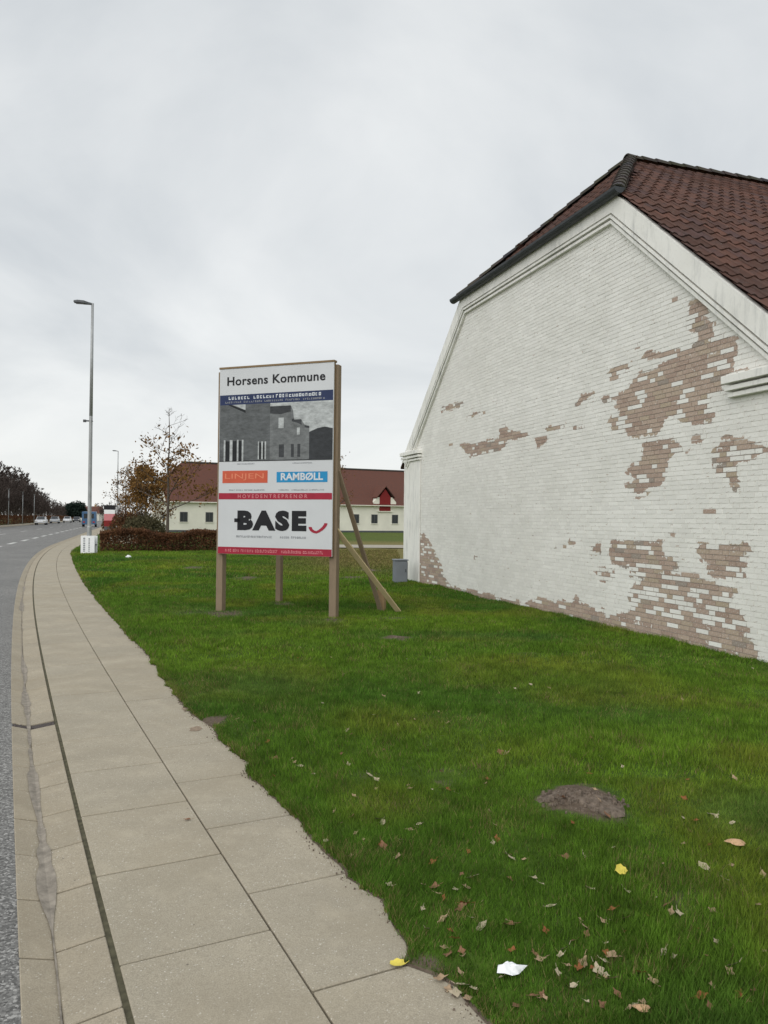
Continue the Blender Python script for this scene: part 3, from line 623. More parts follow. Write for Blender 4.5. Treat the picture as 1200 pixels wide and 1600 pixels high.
tile_plane((SR-xk, -.075, zk), (0, 1, 0), (-ca2, 0, sa2), na, nu2, kp, 110)
tile_plane((SL-.3, BL+.02, ZE-.3*SLOPE+.01), (0, -1, 0), (ca, 0, sa_), na, NL, kl)
tile_plane((SL+xk, BL+.02, zk), (0, -1, 0), (ca2, 0, sa2), na, nu2, kp)
hl = math.hypot(YA, ZR-ZH); hn = np.array([0, YA, ZR-ZH])/hl
tile_plane((XH0-.02, -.10*hn[1], ZH-.10*hn[2]+.01), (1, 0, 0), tuple(hn), int((XH1-XH0)/.235)+1, int(hl/.325)+1, lambda c: abs(c[0]-SC) < (XH1-SC)*(1-(c[2]-ZH)/(ZR-ZH))+.02)
# hip and ridge caps
def cap_mesh():
    m = MB(); n = 7; Ln = .40
    for y, r in ((0, .135), (Ln, .105)):
        for k in range(n): t = math.pi*k/(n-1); m.v.append((r*math.cos(t), y, r*.85*math.sin(t)))
    for k in range(n): t = math.pi*k/(n-1); m.v.append((.11*math.cos(t), 0, .09*math.sin(t)))
    for k in range(n-1): m.f.append((k, k+1, n+k+1, n+k)); m.f.append((2*n+k, 2*n+k+1, k+1, k)); m.mi += [0, 0]
    return m
CM = cap_mesh(); cme = CM.mesh('ridge_tile', M['cap'], False); fattr(cme, 'tone', np.zeros(len(CM.v)))
def caps(p0, p1, zoff):
    p0, p1 = Vector(p0), Vector(p1); d_ = (p1-p0); n = int(d_.length/.34); yv = d_.normalized(); xv = yv.cross(Vector((0, 0, 1))).normalized(); zv = xv.cross(yv)
    for k in range(n):
        c = link('ridge_tile', cme, roof); c.location = p0+yv*(k*.34)+zv*zoff; c.rotation_euler = Matrix((xv, yv, zv)).transposed().to_euler()
caps((XH1+.06, -.08, ZH-.02), (SC, YA, ZR+.04), .03); caps((XH0-.06, -.08, ZH-.02), (SC, YA, ZR+.04), .03); caps((SC, YA-.12, ZR+.0), (SC, BL-.3, ZR+.0), .045)
# gutter along the half hip, open half-round with brackets
gm = MB(); gr = .095; gx0, gx1 = XH0-.30, XH1+.22; n = 8; gy, gz_ = -.15, ZH+.01
for x in (gx0, gx1):
    for rr in (gr, gr-.008):
        for k in range(n+1): t = math.pi+math.pi*k/n; gm.v.append((x, gy+rr*math.cos(t), gz_+rr*math.sin(t)))
q = n+1
for k in range(n): gm.f += [(k, k+1, 2*q+k+1, 2*q+k), (q+k, 3*q+k, 3*q+k+1, q+k+1), (k, q+k, q+k+1, k+1), (2*q+k, 2*q+k+1, 3*q+k+1, 3*q+k)]; gm.mi += [0]*4
gm.f += [(0, 2*q, 3*q, q), (n, q+n, 3*q+n, 2*q+n)]; gm.mi += [0, 0]
gut = gm.obj('gutter', M['gutter'], barn)
for x in (gx0, gx1): MB().prism([(x-.003, gy+gr*math.cos(math.pi+math.pi*k/n), gz_+gr*math.sin(math.pi+math.pi*k/n)) for k in range(n+1)], [(x+.003, gy+gr*math.cos(math.pi+math.pi*k/n), gz_+gr*math.sin(math.pi+math.pi*k/n)) for k in range(n+1)]).obj('end_cap', M['gutter'], gut)
MB().box((XH0-.1, -.075, ZH-.10), (XH1+.1, -.057, ZH+.02)).obj('fascia', M['gutter'], barn)
# windows on the long side, round the corner
for k in range(4):
    y = 2.6+k*4.4; w_ = MB().box((SR-.03, y, 1.2), (SR+.03, y+1.0, 2.4)).obj('window', M['frame'], barn)
    for a in (0, 1): MB().box((SR+.031, y+.06+a*.47, 1.27), (SR+.036, y+.47+a*.47, 2.33)).obj('pane', M['glass'], w_)

# ================================================================== THE SIGN
sl0, sr0 = gp(341,957), gp(517,968)
eu = (sr0-sl0); eu[2] = 0; eu /= np.linalg.norm(eu); SANG = math.atan2(eu[1], eu[0]); 
en = np.array([-eu[1], eu[0], 0])                                    # to the back of the board
def board_uz(px, py, yoff=0.0):
    o = sl0-en*.09; d_ = ray(px, py); t = ((o-CO)@en)/(d_@en); Q = CO+d_*t; return (Q-sl0)@eu, Q[2]
bl = (board_uz(338,866)[0]+board_uz(346,574)[0])/2; br = (board_uz(518,869)[0]+board_uz(522.5,569)[0])/2
zb = (board_uz(338,866)[1]+board_uz(518,869)[1])/2; zt = (board_uz(346,574)[1]+board_uz(522.5,569)[1])/2
BW, BH = br-bl, zt-zb
sign = empty('construction_sign', (sl0[0], sl0[1], 0), SANG)
tag(sign, 'tall white construction site board on timber posts, reading Horsens Kommune and BASE', 'sign')
def beam(p0, p1, w, h, mat, name='brace', parent=sign, bevel=.004):
    p0, p1 = Vector(p0), Vector(p1); y = (p1-p0); Ln = y.length; zv = y.normalized(); xv = Vector((0, 1, 0)).cross(zv)
    if xv.length < .1: xv = Vector((1, 0, 0))
    xv.normalize(); yv = zv.cross(xv)
    o = MB().box((-w/2, -h/2, 0), (w/2, h/2, Ln)).obj(name, M[mat], parent, bevel=bevel); o.location = p0; o.rotation_euler = Matrix((xv, yv, zv)).transposed().to_euler(); return o
YF = -.09                                                            # front of the board
MB().box((bl, YF, zb), (br, YF+.022, zt)).obj('board', M['board'], sign, bevel=.002)
MB().box((bl-.012, YF-.008, zt), (br+.012, YF+.10, zt+.035)).obj('top_rail', M['ply'], sign, bevel=.003)
MB().box((bl-.004, YF+.024, zb), (bl+.10, YF+.065, zt-.002)).obj('frame_batten', M['ply'], sign); MB().box((br-.10, YF+.024, zb), (br+.006, YF+.065, zt-.002)).obj('frame_batten', M['ply'], sign)
MB().box((bl+.02, YF+.0225, zb+.05), (br-.02, YF+.035, zt-.05)).obj('back_sheet', M['ply'], sign)
for x in (.02, float(np.dot(sr0-sl0, eu))+.03): MB().box((x-.065, -.02, -.35), (x+.065, .11, zt-.03)).obj('post', M['post'], sign, bevel=.006)
def loc(p): v = np.array(p)-np.array([sl0[0], sl0[1], 0]); return (float(v@eu), float(v@en), float(v[2]))
xr = float(np.dot(sr0-sl0, eu))+.03
mid = loc(gp(436,942)); MB().box((mid[0]-.055, mid[1]-.055, -.3), (mid[0]+.055, mid[1]+.055, 1.55)).obj('back_post', M['post'], sign, bevel=.006)
beam((mid[0], mid[1], 1.2), (mid[0], .05, 2.6), .05, .09, 'stake'); MB().box((.0, .112, 2.5), (xr+.05, .16, 2.62)).obj('cross_rail', M['stake'], sign, bevel=.003)
stk = loc(gp(596,956)); MB().box((stk[0]-.065, stk[1]-.065, -.3), (stk[0]+.065, stk[1]+.065, .42)).obj('stake', M['stake'], sign, bevel=.006)
def loc_at_depth(px, py, pt):          # point on the pixel's ray at the depth of a point already placed on the ground
    return loc(at(px, py, pt[1]))
w_stk = gp(596,956); w_post = sr0+en*.05
beam(loc_at_depth(528,735, w_post+eu*.1), (stk[0]+.02, stk[1]-.085, .02), .075, .045, 'post'); foot = loc(gp(624,959)); beam(loc_at_depth(524,826, w_post+eu*.1), (foot[0], foot[1], .02), .085, .045, 'batten')
# print: flat sheets a few millimetres proud of the board
LAY = [0]
def pr(name, u0, u1, v0, v1, mat, lift=1, parent=None):
    x0, x1 = bl+u0*BW, bl+u1*BW; z0, z1 = zt-v1*BH, zt-v0*BH; y = YF-.0015*lift-.001
    return MB().poly([(x0, y, z0), (x1, y, z0), (x1, y, z1), (x0, y, z1)]).obj(name, M[mat], parent or sign, recalc=False)
def prp(name, polys, mats, lift=1):
    m = MB(); y = YF-.0015*lift-.001
    for pts, mi in polys: m.poly([(bl+u*BW, y-mi*.0004, zt-v*BH) for u, v in pts], mi)
    return m.obj(name, [M[k] for k in mats], sign, recalc=False)
def text(name, body, u0, u1, v0, v1, mat, lift=2, bold=0.0, space=1.0):
    cu = bpy.data.curves.new('t', 'FONT'); cu.body = body; cu.size = 1; cu.resolution_u = 3; cu.offset = bold; cu.space_character = space; to = bpy.data.objects.new('t', cu); COL.objects.link(to)
    bpy.context.view_layer.update(); dg = bpy.context.evaluated_depsgraph_get(); me = bpy.data.meshes.new_from_object(to.evaluated_get(dg)); bpy.data.objects.remove(to); bpy.data.curves.remove(cu)
    co = np.zeros(len(me.vertices)*3, np.float32); me.vertices.foreach_get('co', co); co = co.reshape(-1, 3); lo, hi = co.min(0), co.max(0)
    x = bl+(u0+(u1-u0)*(co[:, 0]-lo[0])/(hi[0]-lo[0]))*BW; zz = zt-(v1+(v0-v1)*(co[:, 1]-lo[1])/(hi[1]-lo[1]))*BH
    me.vertices.foreach_set('co', np.stack([x, np.full(len(x), YF-.0015*lift-.001), zz], 1).astype(np.float32).ravel()); me.name = name; me.materials.clear(); me.materials.append(M[mat]); me.update()
    return link(name, me, sign)
def smallprint(name, u0, u1, v0, v1, mat, n, gaps=(), lift=2):           # lines too small to read in the photograph
    m = MB(); y = YF-.0015*lift-.001; w = (u1-u0)/n; r2 = random.Random(n)
    for k in range(n):
        if k in gaps: continue
        a = u0+k*w; b = a+w*r2.uniform(.5, .82); t = r2.uniform(0, .25)*(v1-v0)
        xa, xb = bl+a*BW, bl+b*BW; z0, z1 = zt-v1*BH, zt-(v0+t)*BH
        m.poly([(xa, y, z0), (xa+(xb-xa)*.35, y, z0), (xa+(xb-xa)*.35, y, z1), (xa, y, z1)])
        if r2.random() < .7: m.poly([(xa+(xb-xa)*.35, y, z1-(z1-z0)*.3), (xb, y, z1-(z1-z0)*.3), (xb, y, z1), (xa+(xb-xa)*.35, y, z1)])
        if r2.random() < .7: m.poly([(xa+(xb-xa)*.35, y, z0), (xb, y, z0), (xb, y, z0+(z1-z0)*.3), (xa+(xb-xa)*.35, y, z0+(z1-z0)*.3)])
        if r2.random() < .5: m.poly([(xb-(xb-xa)*.3, y-.0003, z0), (xb, y-.0003, z0), (xb, y-.0003, z1), (xb-(xb-xa)*.3, y-.0003, z1)])
    return tag(m.obj(name, M[mat], sign, recalc=False), kind='stuff')
text('lettering', 'Horsens Kommune', .07, .93, .044, .092, 'black', 2, .022, 1.06)
pr('banner', .004, .996, .142, .196, 'navy'); smallprint('lettering', .085, .905, .150, .168, 'pale', 29, (7,)); smallprint('lettering', .055, .93, .177, .187, 'palegrey', 52, (9, 20, 31, 40))
for k, c in (('ph_wall', (.105, .112, .115)), ('ph_gable', (.15, .158, .16)), ('ph_roof', (.045, .048, .052)), ('ph_sky', (.42, .44, .44)), ('ph_dark', (.015, .017, .019)), ('ph_trees', (.035, .038, .042)), ('ph_light', (.40, .42, .42))):
    mm = NT(k); f = mm.noise(7, 8, mm.coord(scale=(1, 1, 2.2)), .75); mm.col(mm.ramp(f, (.3, tuple(x*.6 for x in c)), (.7, tuple(x*1.45 for x in c))), .5); M[k] = mm.m
def R4(u0, u1, v0, v1): return [(u0, v1), (u1, v1), (u1, v0), (u0, v0)]
PV = lambda t: .196+t*.306
ph = []
ph.append((R4(.004, .996, .196, .502), 0))
ph.append(([(.46, PV(1)), (.80, PV(1)), (.80, PV(.42)), (.76, PV(.40)), (.73, PV(.30)), (.67, PV(.30)), (.66, PV(.15)), (.64, PV(.06)), (.46, PV(.06))], 1))
ph.append(([(.64, PV(.06)), (.66, PV(.15)), (.67, PV(.30)), (.73, PV(.30)), (.76, PV(.40)), (.80, PV(.42)), (.80, PV(.6)), (.996, PV(.6)), (.996, PV(0)), (.64, PV(0))], 3)); ph.append((R4(.46, .64, PV(.0), PV(.055)), 3))
ph.append(([(.80, PV(1)), (.996, PV(1)), (.996, PV(.47)), (.93, PV(.44)), (.87, PV(.46)), (.80, PV(.52))], 5))
ph.append(([(.65, PV(.33)), (.65, PV(.29)), (.73, PV(.27)), (.735, PV(.40)), (.70, PV(.36))], 2)); ph.append(([(.76, PV(.40)), (.80, PV(.38)), (.81, PV(.46)), (.76, PV(.44))], 2)); ph.append(([(.46, PV(.06)), (.64, PV(.06)), (.64, PV(.16)), (.55, PV(.20)), (.46, PV(.18))], 2))
ph.append(([(.12, PV(0.0)), (.24, PV(.10)), (.24, PV(.0))], 6)); ph.append(([(.08, PV(.0)), (.24, PV(.15)), (.24, PV(.105)), (.11, PV(.0))], 4))
for a, b in ((.06, .10), (.125, .165), (.18, .21)): ph.append((R4(a, b, PV(.64), PV(.995)), 4))
for a, b in ((.045, .06), (.10, .125), (.165, .18), (.21, .225)): ph.append((R4(a, b, PV(.62), PV(.995)), 6))
for a, b in ((.365, .385), (.40, .415)): ph.append((R4(a, b, PV(.68), PV(.97)), 4))
for a, b in ((.355, .365), (.385, .40), (.415, .428)): ph.append((R4(a, b, PV(.66), PV(.97)), 6))
ph.append((R4(.535, .58, PV(.26), PV(.44)), 6)); ph.append((R4(.695, .72, PV(.44), PV(.56)), 6))
for a, b in ((.54, .585), (.645, .67), (.70, .725)): ph.append((R4(a, b, PV(.72), PV(.94)), 2)); ph.append((R4(a+.01, b-.008, PV(.74), PV(.92)), 0))
ph.append((R4(.004, .996, PV(.985), PV(1)), 4))
prp('printed_picture', ph, ['ph_wall', 'ph_gable', 'ph_roof', 'ph_sky', 'ph_dark', 'ph_trees', 'ph_light'], 1)
smallprint('lettering', .17, .33, .512, .518, 'palegrey', 16); smallprint('lettering', .66, .83, .512, .518, 'palegrey', 17)
pr('logo_panel', .036, .444, .552, .618, 'coral'); text('logo_lettering', 'LINJEN', .06, .41, .567, .604, 'orange', 2, .0)
pr('logo_panel', .523, .957, .561, .616, 'cyan'); text('logo_lettering', 'RAMBØLL', .56, .92, .566, .606, 'pale', 2, .03)
smallprint('lettering', .10, .42, .652, .659, 'palegrey', 30, (5, 12, 20)); smallprint('lettering', .54, .93, .652, .659, 'palegrey', 34, (8, 9, 22))
pr('banner', .004, .996, .672, .706, 'red'); text('lettering', 'H O V E D E N T R E P R E N Ø R', .18, .79, .679, .699, 'pink', 2, .01)
text('lettering', 'BASE', .178, .785, .764, .872, 'black', 2, .07, 1.25); pr('lettering', .150, .20, .808, .828, 'black', 2)
sm = []; n = 10
for k in range(n):
    t0, t1 = math.pi*(1.0-.98*k/n), math.pi*(1.0-.98*(k+1)/n); q = []
    def sp(t, r): return (.873+.062*r*math.cos(t)+ (.02 if math.cos(t) > 0 else 0)*max(0, math.cos(t)), .848+.030*r*math.sin(t)-.022*max(0, math.cos(t)))
    ro, ri = 1.12, .68
    sm.append(([sp(t0, ro), sp(t1, ro), sp(t1, ri), sp(t0, ri)], 0))
prp('smile_logo', sm, ['red'], 2)
smallprint('lettering', .17, .49, .898, .910, 'palegrey', 22); smallprint('lettering', .56, .785, .898, .910, 'palegrey', 14, (5,))
pr('banner', .002, .998, .962, .999, 'red'); smallprint('lettering', .07, .93, .972, .988, 'pink', 60, (4, 9, 18, 33, 34, 47))

# ================================================================== STREET LAMPS, POSTERS, CABINET
def lamp(name, x, y, h, label, group, scale=1.0):
    e = empty(name, (x, y, 0)); hx, hy = -.945, -.2            # arm direction: over the road
    pm = MB(); zs = [-.3, .02, 1.2, 1.25, h*.55, h]; rs = [.10, .10, .10, .085, .075, .055]
    for k in range(5): pm.tube((0, 0, zs[k]), (0, 0, zs[k+1]), rs[k], rs[k+1], 12, caps=(k in (0, 4)))
    pm.obj('pole', M['steel'], e, smooth=True)
    a = math.atan2(hy, hx); hm = MB(); prof = [(0, .05, .05, .0), (.18, .09, .07, .015), (.35, .16, .10, .03), (.62, .17, .09, .05), (.78, .13, .05, .065)]
    for i in range(len(prof)-1):
        (d0, w0, t0, z0), (d1, w1, t1, z1) = prof[i], prof[i+1]
        A4 = [(d0, -w0, z0-.02), (d0, w0, z0-.02), (d0, w0*.7, z0+t0), (d0, -w0*.7, z0+t0)]; B4 = [(d1, -w1, z1-.02), (d1, w1, z1-.02), (d1, w1*.7, z1+t1), (d1, -w1*.7, z1+t1)]
        hm.prism(A4, B4)
    hd = hm.obj('lamp_head', M['lampgrey'], e); hd.location = (0, 0, h-.05); hd.rotation_euler = (0, 0, a)
    MB().box((.36, -.12, .005), (.70, .12, .022)).obj('lens', M['glass'], hd)
    if scale == 1.0:
        b = MB().box((0, -.02, -.03), (.30, .02, .03)).box((.20, -.05, -.06), (.32, .05, .05)).tube((-.06, -.12, 0), (-.06, .12, 0), .02, .02, 6).obj('bracket', M['lampgrey'], e); b.location = (0, 0, 5.9); b.rotation_euler = (0, 0, a)
    return tag(e, label, 'street lamp', group)
lp = gp(139,866); hL = at(146,474,lp[1])[2]
lamp('street_lamp', lp[0], lp[1], hL, 'tall grey steel street lamp with white poster at its foot beside the lawn', 'street lamps on the near kerb')
l2 = at(183,820,111.0); lamp('street_lamp', l2[0], l2[1], hL, 'distant grey street lamp rising beside the brown tree beyond the hedge', 'street lamps on the near kerb', .9)
def poster(x, y, w, h, label, marks=True):
    e = empty('poster_board', (x, y, 0), R_(-6))
    for yy in (-.135, .125): MB().box((-w/2, yy, .0), (w/2, yy+.012, h)).obj('panel', M['paper'], e, bevel=.002)
    MB().tube((0, 0, h*.8), (0, 0, h*.8+.025), .128, .128, 12, caps=False).obj('strap', M['rubber'], e)
    for xx in (-w/2+.03, w/2-.055): MB().box((xx, -.123, h*.5), (xx+.025, .125, h*.5+.03)).obj('spacer', M['rubber'], e)
    if marks:
        r3 = random.Random(3)
        for cx_, wd in ((-.16, .045), (.07, .03)):
            m = MB(); zz = .12
            while zz < h-.1:
                l_ = r3.uniform(.03, .09); m.poly([(cx_-wd, -.1365, zz), (cx_+wd, -.1365, zz), (cx_+wd, -.1365, zz+l_), (cx_-wd, -.1365, zz+l_)]); zz += l_+.025
            m.obj('print', M['palegrey'], e, recalc=False)
    tag(e, label, 'poster', 'white posters strapped to the lamp poles')
    return e
poster(lp[0]-.0, lp[1], .64, .82, 'white poster board strapped round the foot of the street lamp by the lawn')
poster(l2[0], l2[1], .95, 1.9, 'small white board at the foot of the distant street lamp', False)

cb_ = gp(625,911); cab = empty('utility_cabinet', (cb_[0], cb_[1], 0), R_(12)); tag(cab, 'small grey metal utility cabinet on the lawn by the barn corner', 'cabinet')
MB().box((-.17, -.14, -.05), (.17, .16, .60)).obj('body', M['cabinet'], cab, bevel=.008); MB().box((-.19, -.165, .602), (.19, .18, .635)).obj('lid', M['cabinet'], cab, bevel=.008)
MB().box((-.15, -.152, .04), (.15, -.142, .57)).obj('door', M['cabinet'], cab, bevel=.003); MB().box((.10, -.165, .30), (.125, -.153, .38)).obj('handle', M['lampgrey'], cab); MB().box((.171, -.12, .05), (.178, .14, .56)).obj('side_panel', M['lampgrey'], cab)

# ================================================================== FOLIAGE
def leaf_quads(C, size, tone_, name, mat, flat=False):
    n = len(C); a = rng.random(n)*2*math.pi; el = rng.uniform(-1.2, 1.2, n); u = np.stack([np.cos(a)*np.cos(el), np.sin(a)*np.cos(el), np.sin(el)], 1)
    w = rng.normal(size=(n, 3)); v = np.cross(u, w); v /= (np.linalg.norm(v, axis=1)[:, None]+1e-9); sz = (size*(.6+.8*rng.random(n)))[:, None]
    V = np.stack([C-u*sz, C+v*sz*.55, C+u*sz, C-v*sz*.55], 1); me = np_mesh(name, V.reshape(-1, 3), np.arange(n*4).reshape(-1, 4), mat); fattr(me, 'tone', np.repeat(tone_, 4)); return me
def hedge(name, pts, w, h, n, label, mat, size=.055, zb_=0.0, bumpy=.18, group=None):
    pts = np.array(pts, float); e = empty(name, (pts[0, 0], pts[0, 1], zb_)); seg = np.diff(pts, axis=0); ln = np.hypot(seg[:, 0], seg[:, 1]); cum = np.concatenate([[0], np.cumsum(ln)])
    t = rng.random(n)*cum[-1]; x = np.interp(t, cum, pts[:, 0]); y = np.interp(t, cum, pts[:, 1]); k = np.clip(np.searchsorted(cum, t)-1, 0, len(ln)-1); nx, ny = -seg[k, 1]/ln[k], seg[k, 0]/ln[k]
    hb = h*(1-bumpy+2*bumpy*vnoise(t*1.1, 0*t, 51)*.8); r = rng.random(n); o = np.where(r < .5, np.sign(rng.random(n)-.5)*(w/2-.12*rng.random(n)**2*w), (rng.random(n)-.5)*w); o += .12*w*(vnoise(t*2.2, r*4, 52)-.5)
    zz = np.where(r < .5, rng.random(n)**.8*hb, hb-.14*rng.random(n)**1.5+.05*rng.normal(size=n)); zz = np.maximum(zz, .02)
    C = np.stack([x+nx*o-pts[0, 0], y+ny*o-pts[0, 1], zz], 1); tn = np.clip(.5*vnoise(t*1.7, zz*3, 53)+.55*rng.random(n)-.05, 0, 1)
    link('foliage', leaf_quads(C, size, tn, 'foliage', M[mat]), e)
    m = MB()
    for s in np.arange(0, cum[-1], max(.35, cum[-1]/60)):
        cx_, cy_ = np.interp(s, cum, pts[:, 0])-pts[0, 0], np.interp(s, cum, pts[:, 1])-pts[0, 1]
        for _ in range(3): m.tube((cx_+random.uniform(-.1, .1), cy_+random.uniform(-.1, .1), -.1), (cx_+random.uniform(-.3, .3)*w, cy_+random.uniform(-.3, .3)*w, h*.9), .014, .006, 4, caps=False)
    tag(m.obj('stems', M['bark'], e, recalc=False), kind='stuff'); return tag(e, label, 'hedge', group)
h0 = gp(152,863); h1 = gp(345,862); 
hedge('beech_hedge', [h0[:2]+np.array([-.1, .6]), h1[:2]+np.array([.6, .7])], 1.25, .98, 22000, 'low rust-brown beech hedge at the far edge of the lawn', 'hedge', .05)
kbw = empty('low_wall', (*at(165,832,47)[:2], 0)); tag(kbw, 'low pale concrete wall running behind the beech hedge', 'wall'); a0, a1 = np.array(at(165,832,47)), np.array(at(213,832,47)); MB().prism([(0, 0, 0), (a1[0]-a0[0], .1, 0), (a1[0]-a0[0], .3, 0), (0, .2, 0)], [(0, 0, .62), (a1[0]-a0[0], .1, .62), (a1[0]-a0[0], .3, .62), (0, .2, .62)]).obj('wall_body', M['slab'], kbw, bevel=.01); MB().prism([(-.03, -.03, .62), (a1[0]-a0[0]+.03, .07, .62), (a1[0]-a0[0]+.03, .33, .62), (-.03, .23, .62)], [(-.03, -.03, .72), (a1[0]-a0[0]+.03, .07, .72), (a1[0]-a0[0]+.03, .33, .72), (-.03, .23, .72)]).obj('coping', M['slab'], kbw, bevel=.01)

def branch_tree(seed, H, spread, r0, depth, nchild, crown_base=.3, upright=.5, sides=5, twig_r=.012, leader=True):
    """returns trunk mesh builder, twig mesh builder, twig tips"""
    rr = random.Random(seed); tk, tw, tips = MB(), MB(), []
    def grow(p, d_, Ln, r, dep):
        q = p; dd = d_; segs = 3 if dep > 0 else 2; pts = [p]
        for s in range(segs):
            dd = (dd+Vector((rr.uniform(-.18, .18), rr.uniform(-.18, .18), rr.uniform(-.05, .14)*upright*2))).normalized(); q2 = q+dd*(Ln/segs); ra, rb = r*(1-.55*s/segs), r*(1-.55*(s+1)/segs)
            (tk if dep >= depth-1 else tw).tube(q, q2, max(ra, twig_r*.6), max(rb, twig_r*.5), sides if dep >= depth-1 else 3, caps=False); q = q2; pts.append(q)
        tips.append(q.copy())
        if dep == 0: return
        for k in range(nchild):
            t = rr.uniform(.25, 1.0); i = min(int(t*segs), segs-1); b = pts[i].lerp(pts[i+1], t*segs-i); ang = rr.uniform(0, 6.28); sp_ = rr.uniform(.5, 1.0); side = Vector((math.cos(ang), math.sin(ang), 0))
            nd = (dd*(1-.55*sp_)+side*sp_*.9+Vector((0, 0, upright*.45))).normalized(); grow(b, nd, Ln*rr.uniform(.42, .68), r*.45, dep-1)
    p = Vector((0, 0, -.2)); n = 7; pts = [p]
    for s in range(n):
        q = Vector((rr.uniform(-.03, .03)*H*.3*s/n, rr.uniform(-.03, .03)*H*.3*s/n, H*(s+1)/n)); tk.tube(pts[-1], q, r0*(1-.88*s/n), r0*(1-.88*(s+1)/n), 7, caps=False); pts.append(q)
    nl = int(9+H*.9)
    for k in range(nl):
        t = crown_base+(1-crown_base)*(k+rr.random()*.6)/nl; t = min(t, .985); i = min(int(t*n), n-1); b = pts[i].lerp(pts[i+1], t*n-i); ang = k*2.4+rr.uniform(-.4, .4); Ln = spread*(1.15-t)*rr.uniform(.75, 1.15)
        dd = Vector((math.cos(ang), math.sin(ang), upright*rr.uniform(.6, 1.3))).normalized(); grow(b, dd, Ln, r0*.38*(1.2-t), depth-1)
    return tk, tw, tips
def plant(name, loc_, tkm, crm, label, cat='tree', group=None, rz=0, sc_=1.0, trunk='bark'):
    e = empty(name, loc_, rz); e.scale = (sc_, sc_, sc_)
    link('trunk', tkm, e); 
    for nm, c in crm: tag(link(nm, c, e), kind='stuff' if nm == 'twigs' else None)
    return tag(e, label, cat, group)
def leaves_at(tips, per, jit, size, name, mat, zmax=None, bias=None):
    T = np.array([tuple(t) for t in tips]); T = np.repeat(T, per, 0) + rng.normal(size=(len(T)*per, 3))*jit
    if bias is not None: T = T[rng.random(len(T)) < bias(T)]
    return leaf_quads(T, size, np.clip(rng.random(len(T)), 0, 1), name, M[mat])

# sparse-leaved young tree between hedge and far barn
tb = at(262,815,46.0); tk, tw, tips = branch_tree(5, at(270,640,46)[2], 3.0, .11, 3, 4, .24, .42, 5, .010)
plant('young_oak_tree', (tb[0], tb[1], 0), tk.mesh('trunk', M['bark'], True), [('twigs', tw.mesh('twigs', M['twig'])), ('crown', leaves_at(tips, 34, .24, .10, 'crown', 'autumn', bias=lambda T: np.clip(1.15-T[:, 2]/7.0, .03, 1)**2.2*(T[:, 2] > 1.7)))], 'tall slender tree with a bare top and brown leaves below, behind the hedge')
# dense brown tree left of it
tb = at(228,815,62.0); tk, tw, tips = branch_tree(8, 5.3, 2.6, .14, 3, 5, .12, .6, 5, .012)
plant('brown_tree', (tb[0], tb[1], 0), tk.mesh('trunk', M['bark'], True), [('twigs', tw.mesh('twigs', M['twig'])), ('crown', leaves_at(tips, 14, .26, .10, 'crown', 'autumn'))], 'dense rounded brown-leaved tree left of the slender tree')
tb = at(196,815,74.0); tk, tw, tips = branch_tree(9, 6.3, 2.6, .12, 3, 5, .2, .5, 4, .014)
plant('thin_tree', (tb[0], tb[1], 0), tk.mesh('trunk', M['bark'], True), [('twigs', tw.mesh('twigs', M['twig'])), ('crown', leaves_at(tips, 2, .2, .09, 'crown', 'autumn'))], 'thin half-bare tree standing behind the distant street lamp')
tb = at(512,815,58.0); tk, tw, tips = branch_tree(12, 7.0, 2.4, .10, 3, 4, .3, .5, 4, .010)
plant('bare_tree', (tb[0], tb[1], 0), tk.mesh('trunk', M['bark'], True), [('twigs', tw.mesh('twigs', M['twig'])), ('crown', leaves_at(tips, 3, .16, .07, 'crown', 'autumn'))], 'small thinly leaved tree mostly hidden behind the construction board')
def bush(name, px, py, Y, w, h, n, mat, label, size=.07):
    p = at(px, py, Y); e = empty(name, (p[0], p[1], 0)); a = rng.random(n)*2*math.pi; el = rng.random(n)**.7; r = (.55+.45*rng.random(n)**.5)*(1+.18*(vnoise(a*2.2, el*4, 61)-.5)*2)
    C = np.stack([np.cos(a)*np.sqrt(1-el**2)*r*w/2, np.sin(a)*np.sqrt(1-el**2)*r*w/2, .05+el*r*h], 1); link('foliage', leaf_quads(C, size, rng.random(n), 'foliage', M[mat]), e)
    m = MB()
    for k in range(14): ang = k*.9; m.tube((0, 0, -.05), (math.cos(ang)*w*.33, math.sin(ang)*w*.33, h*random.uniform(.5, .85)), .025, .008, 4, caps=False)
    m.obj('stems', M['bark'], e, recalc=False); return tag(e, label, 'shrub')
bush('shrub', 226,820, 50, 3.0, 1.75, 5000, 'drybush', 'rounded dull grey-brown shrub directly behind the beech hedge')
bush('shrub', 176,820, 96, 2.6, 1.9, 2500, 'hedge', 'rust-red shrub at the foot of the advertising pylon', .09)
bush('shrub', 208,822, 66, 4.0, 2.2, 4000, 'hedge', 'dark brown shrub between the pylon and the dense brown tree', .09)

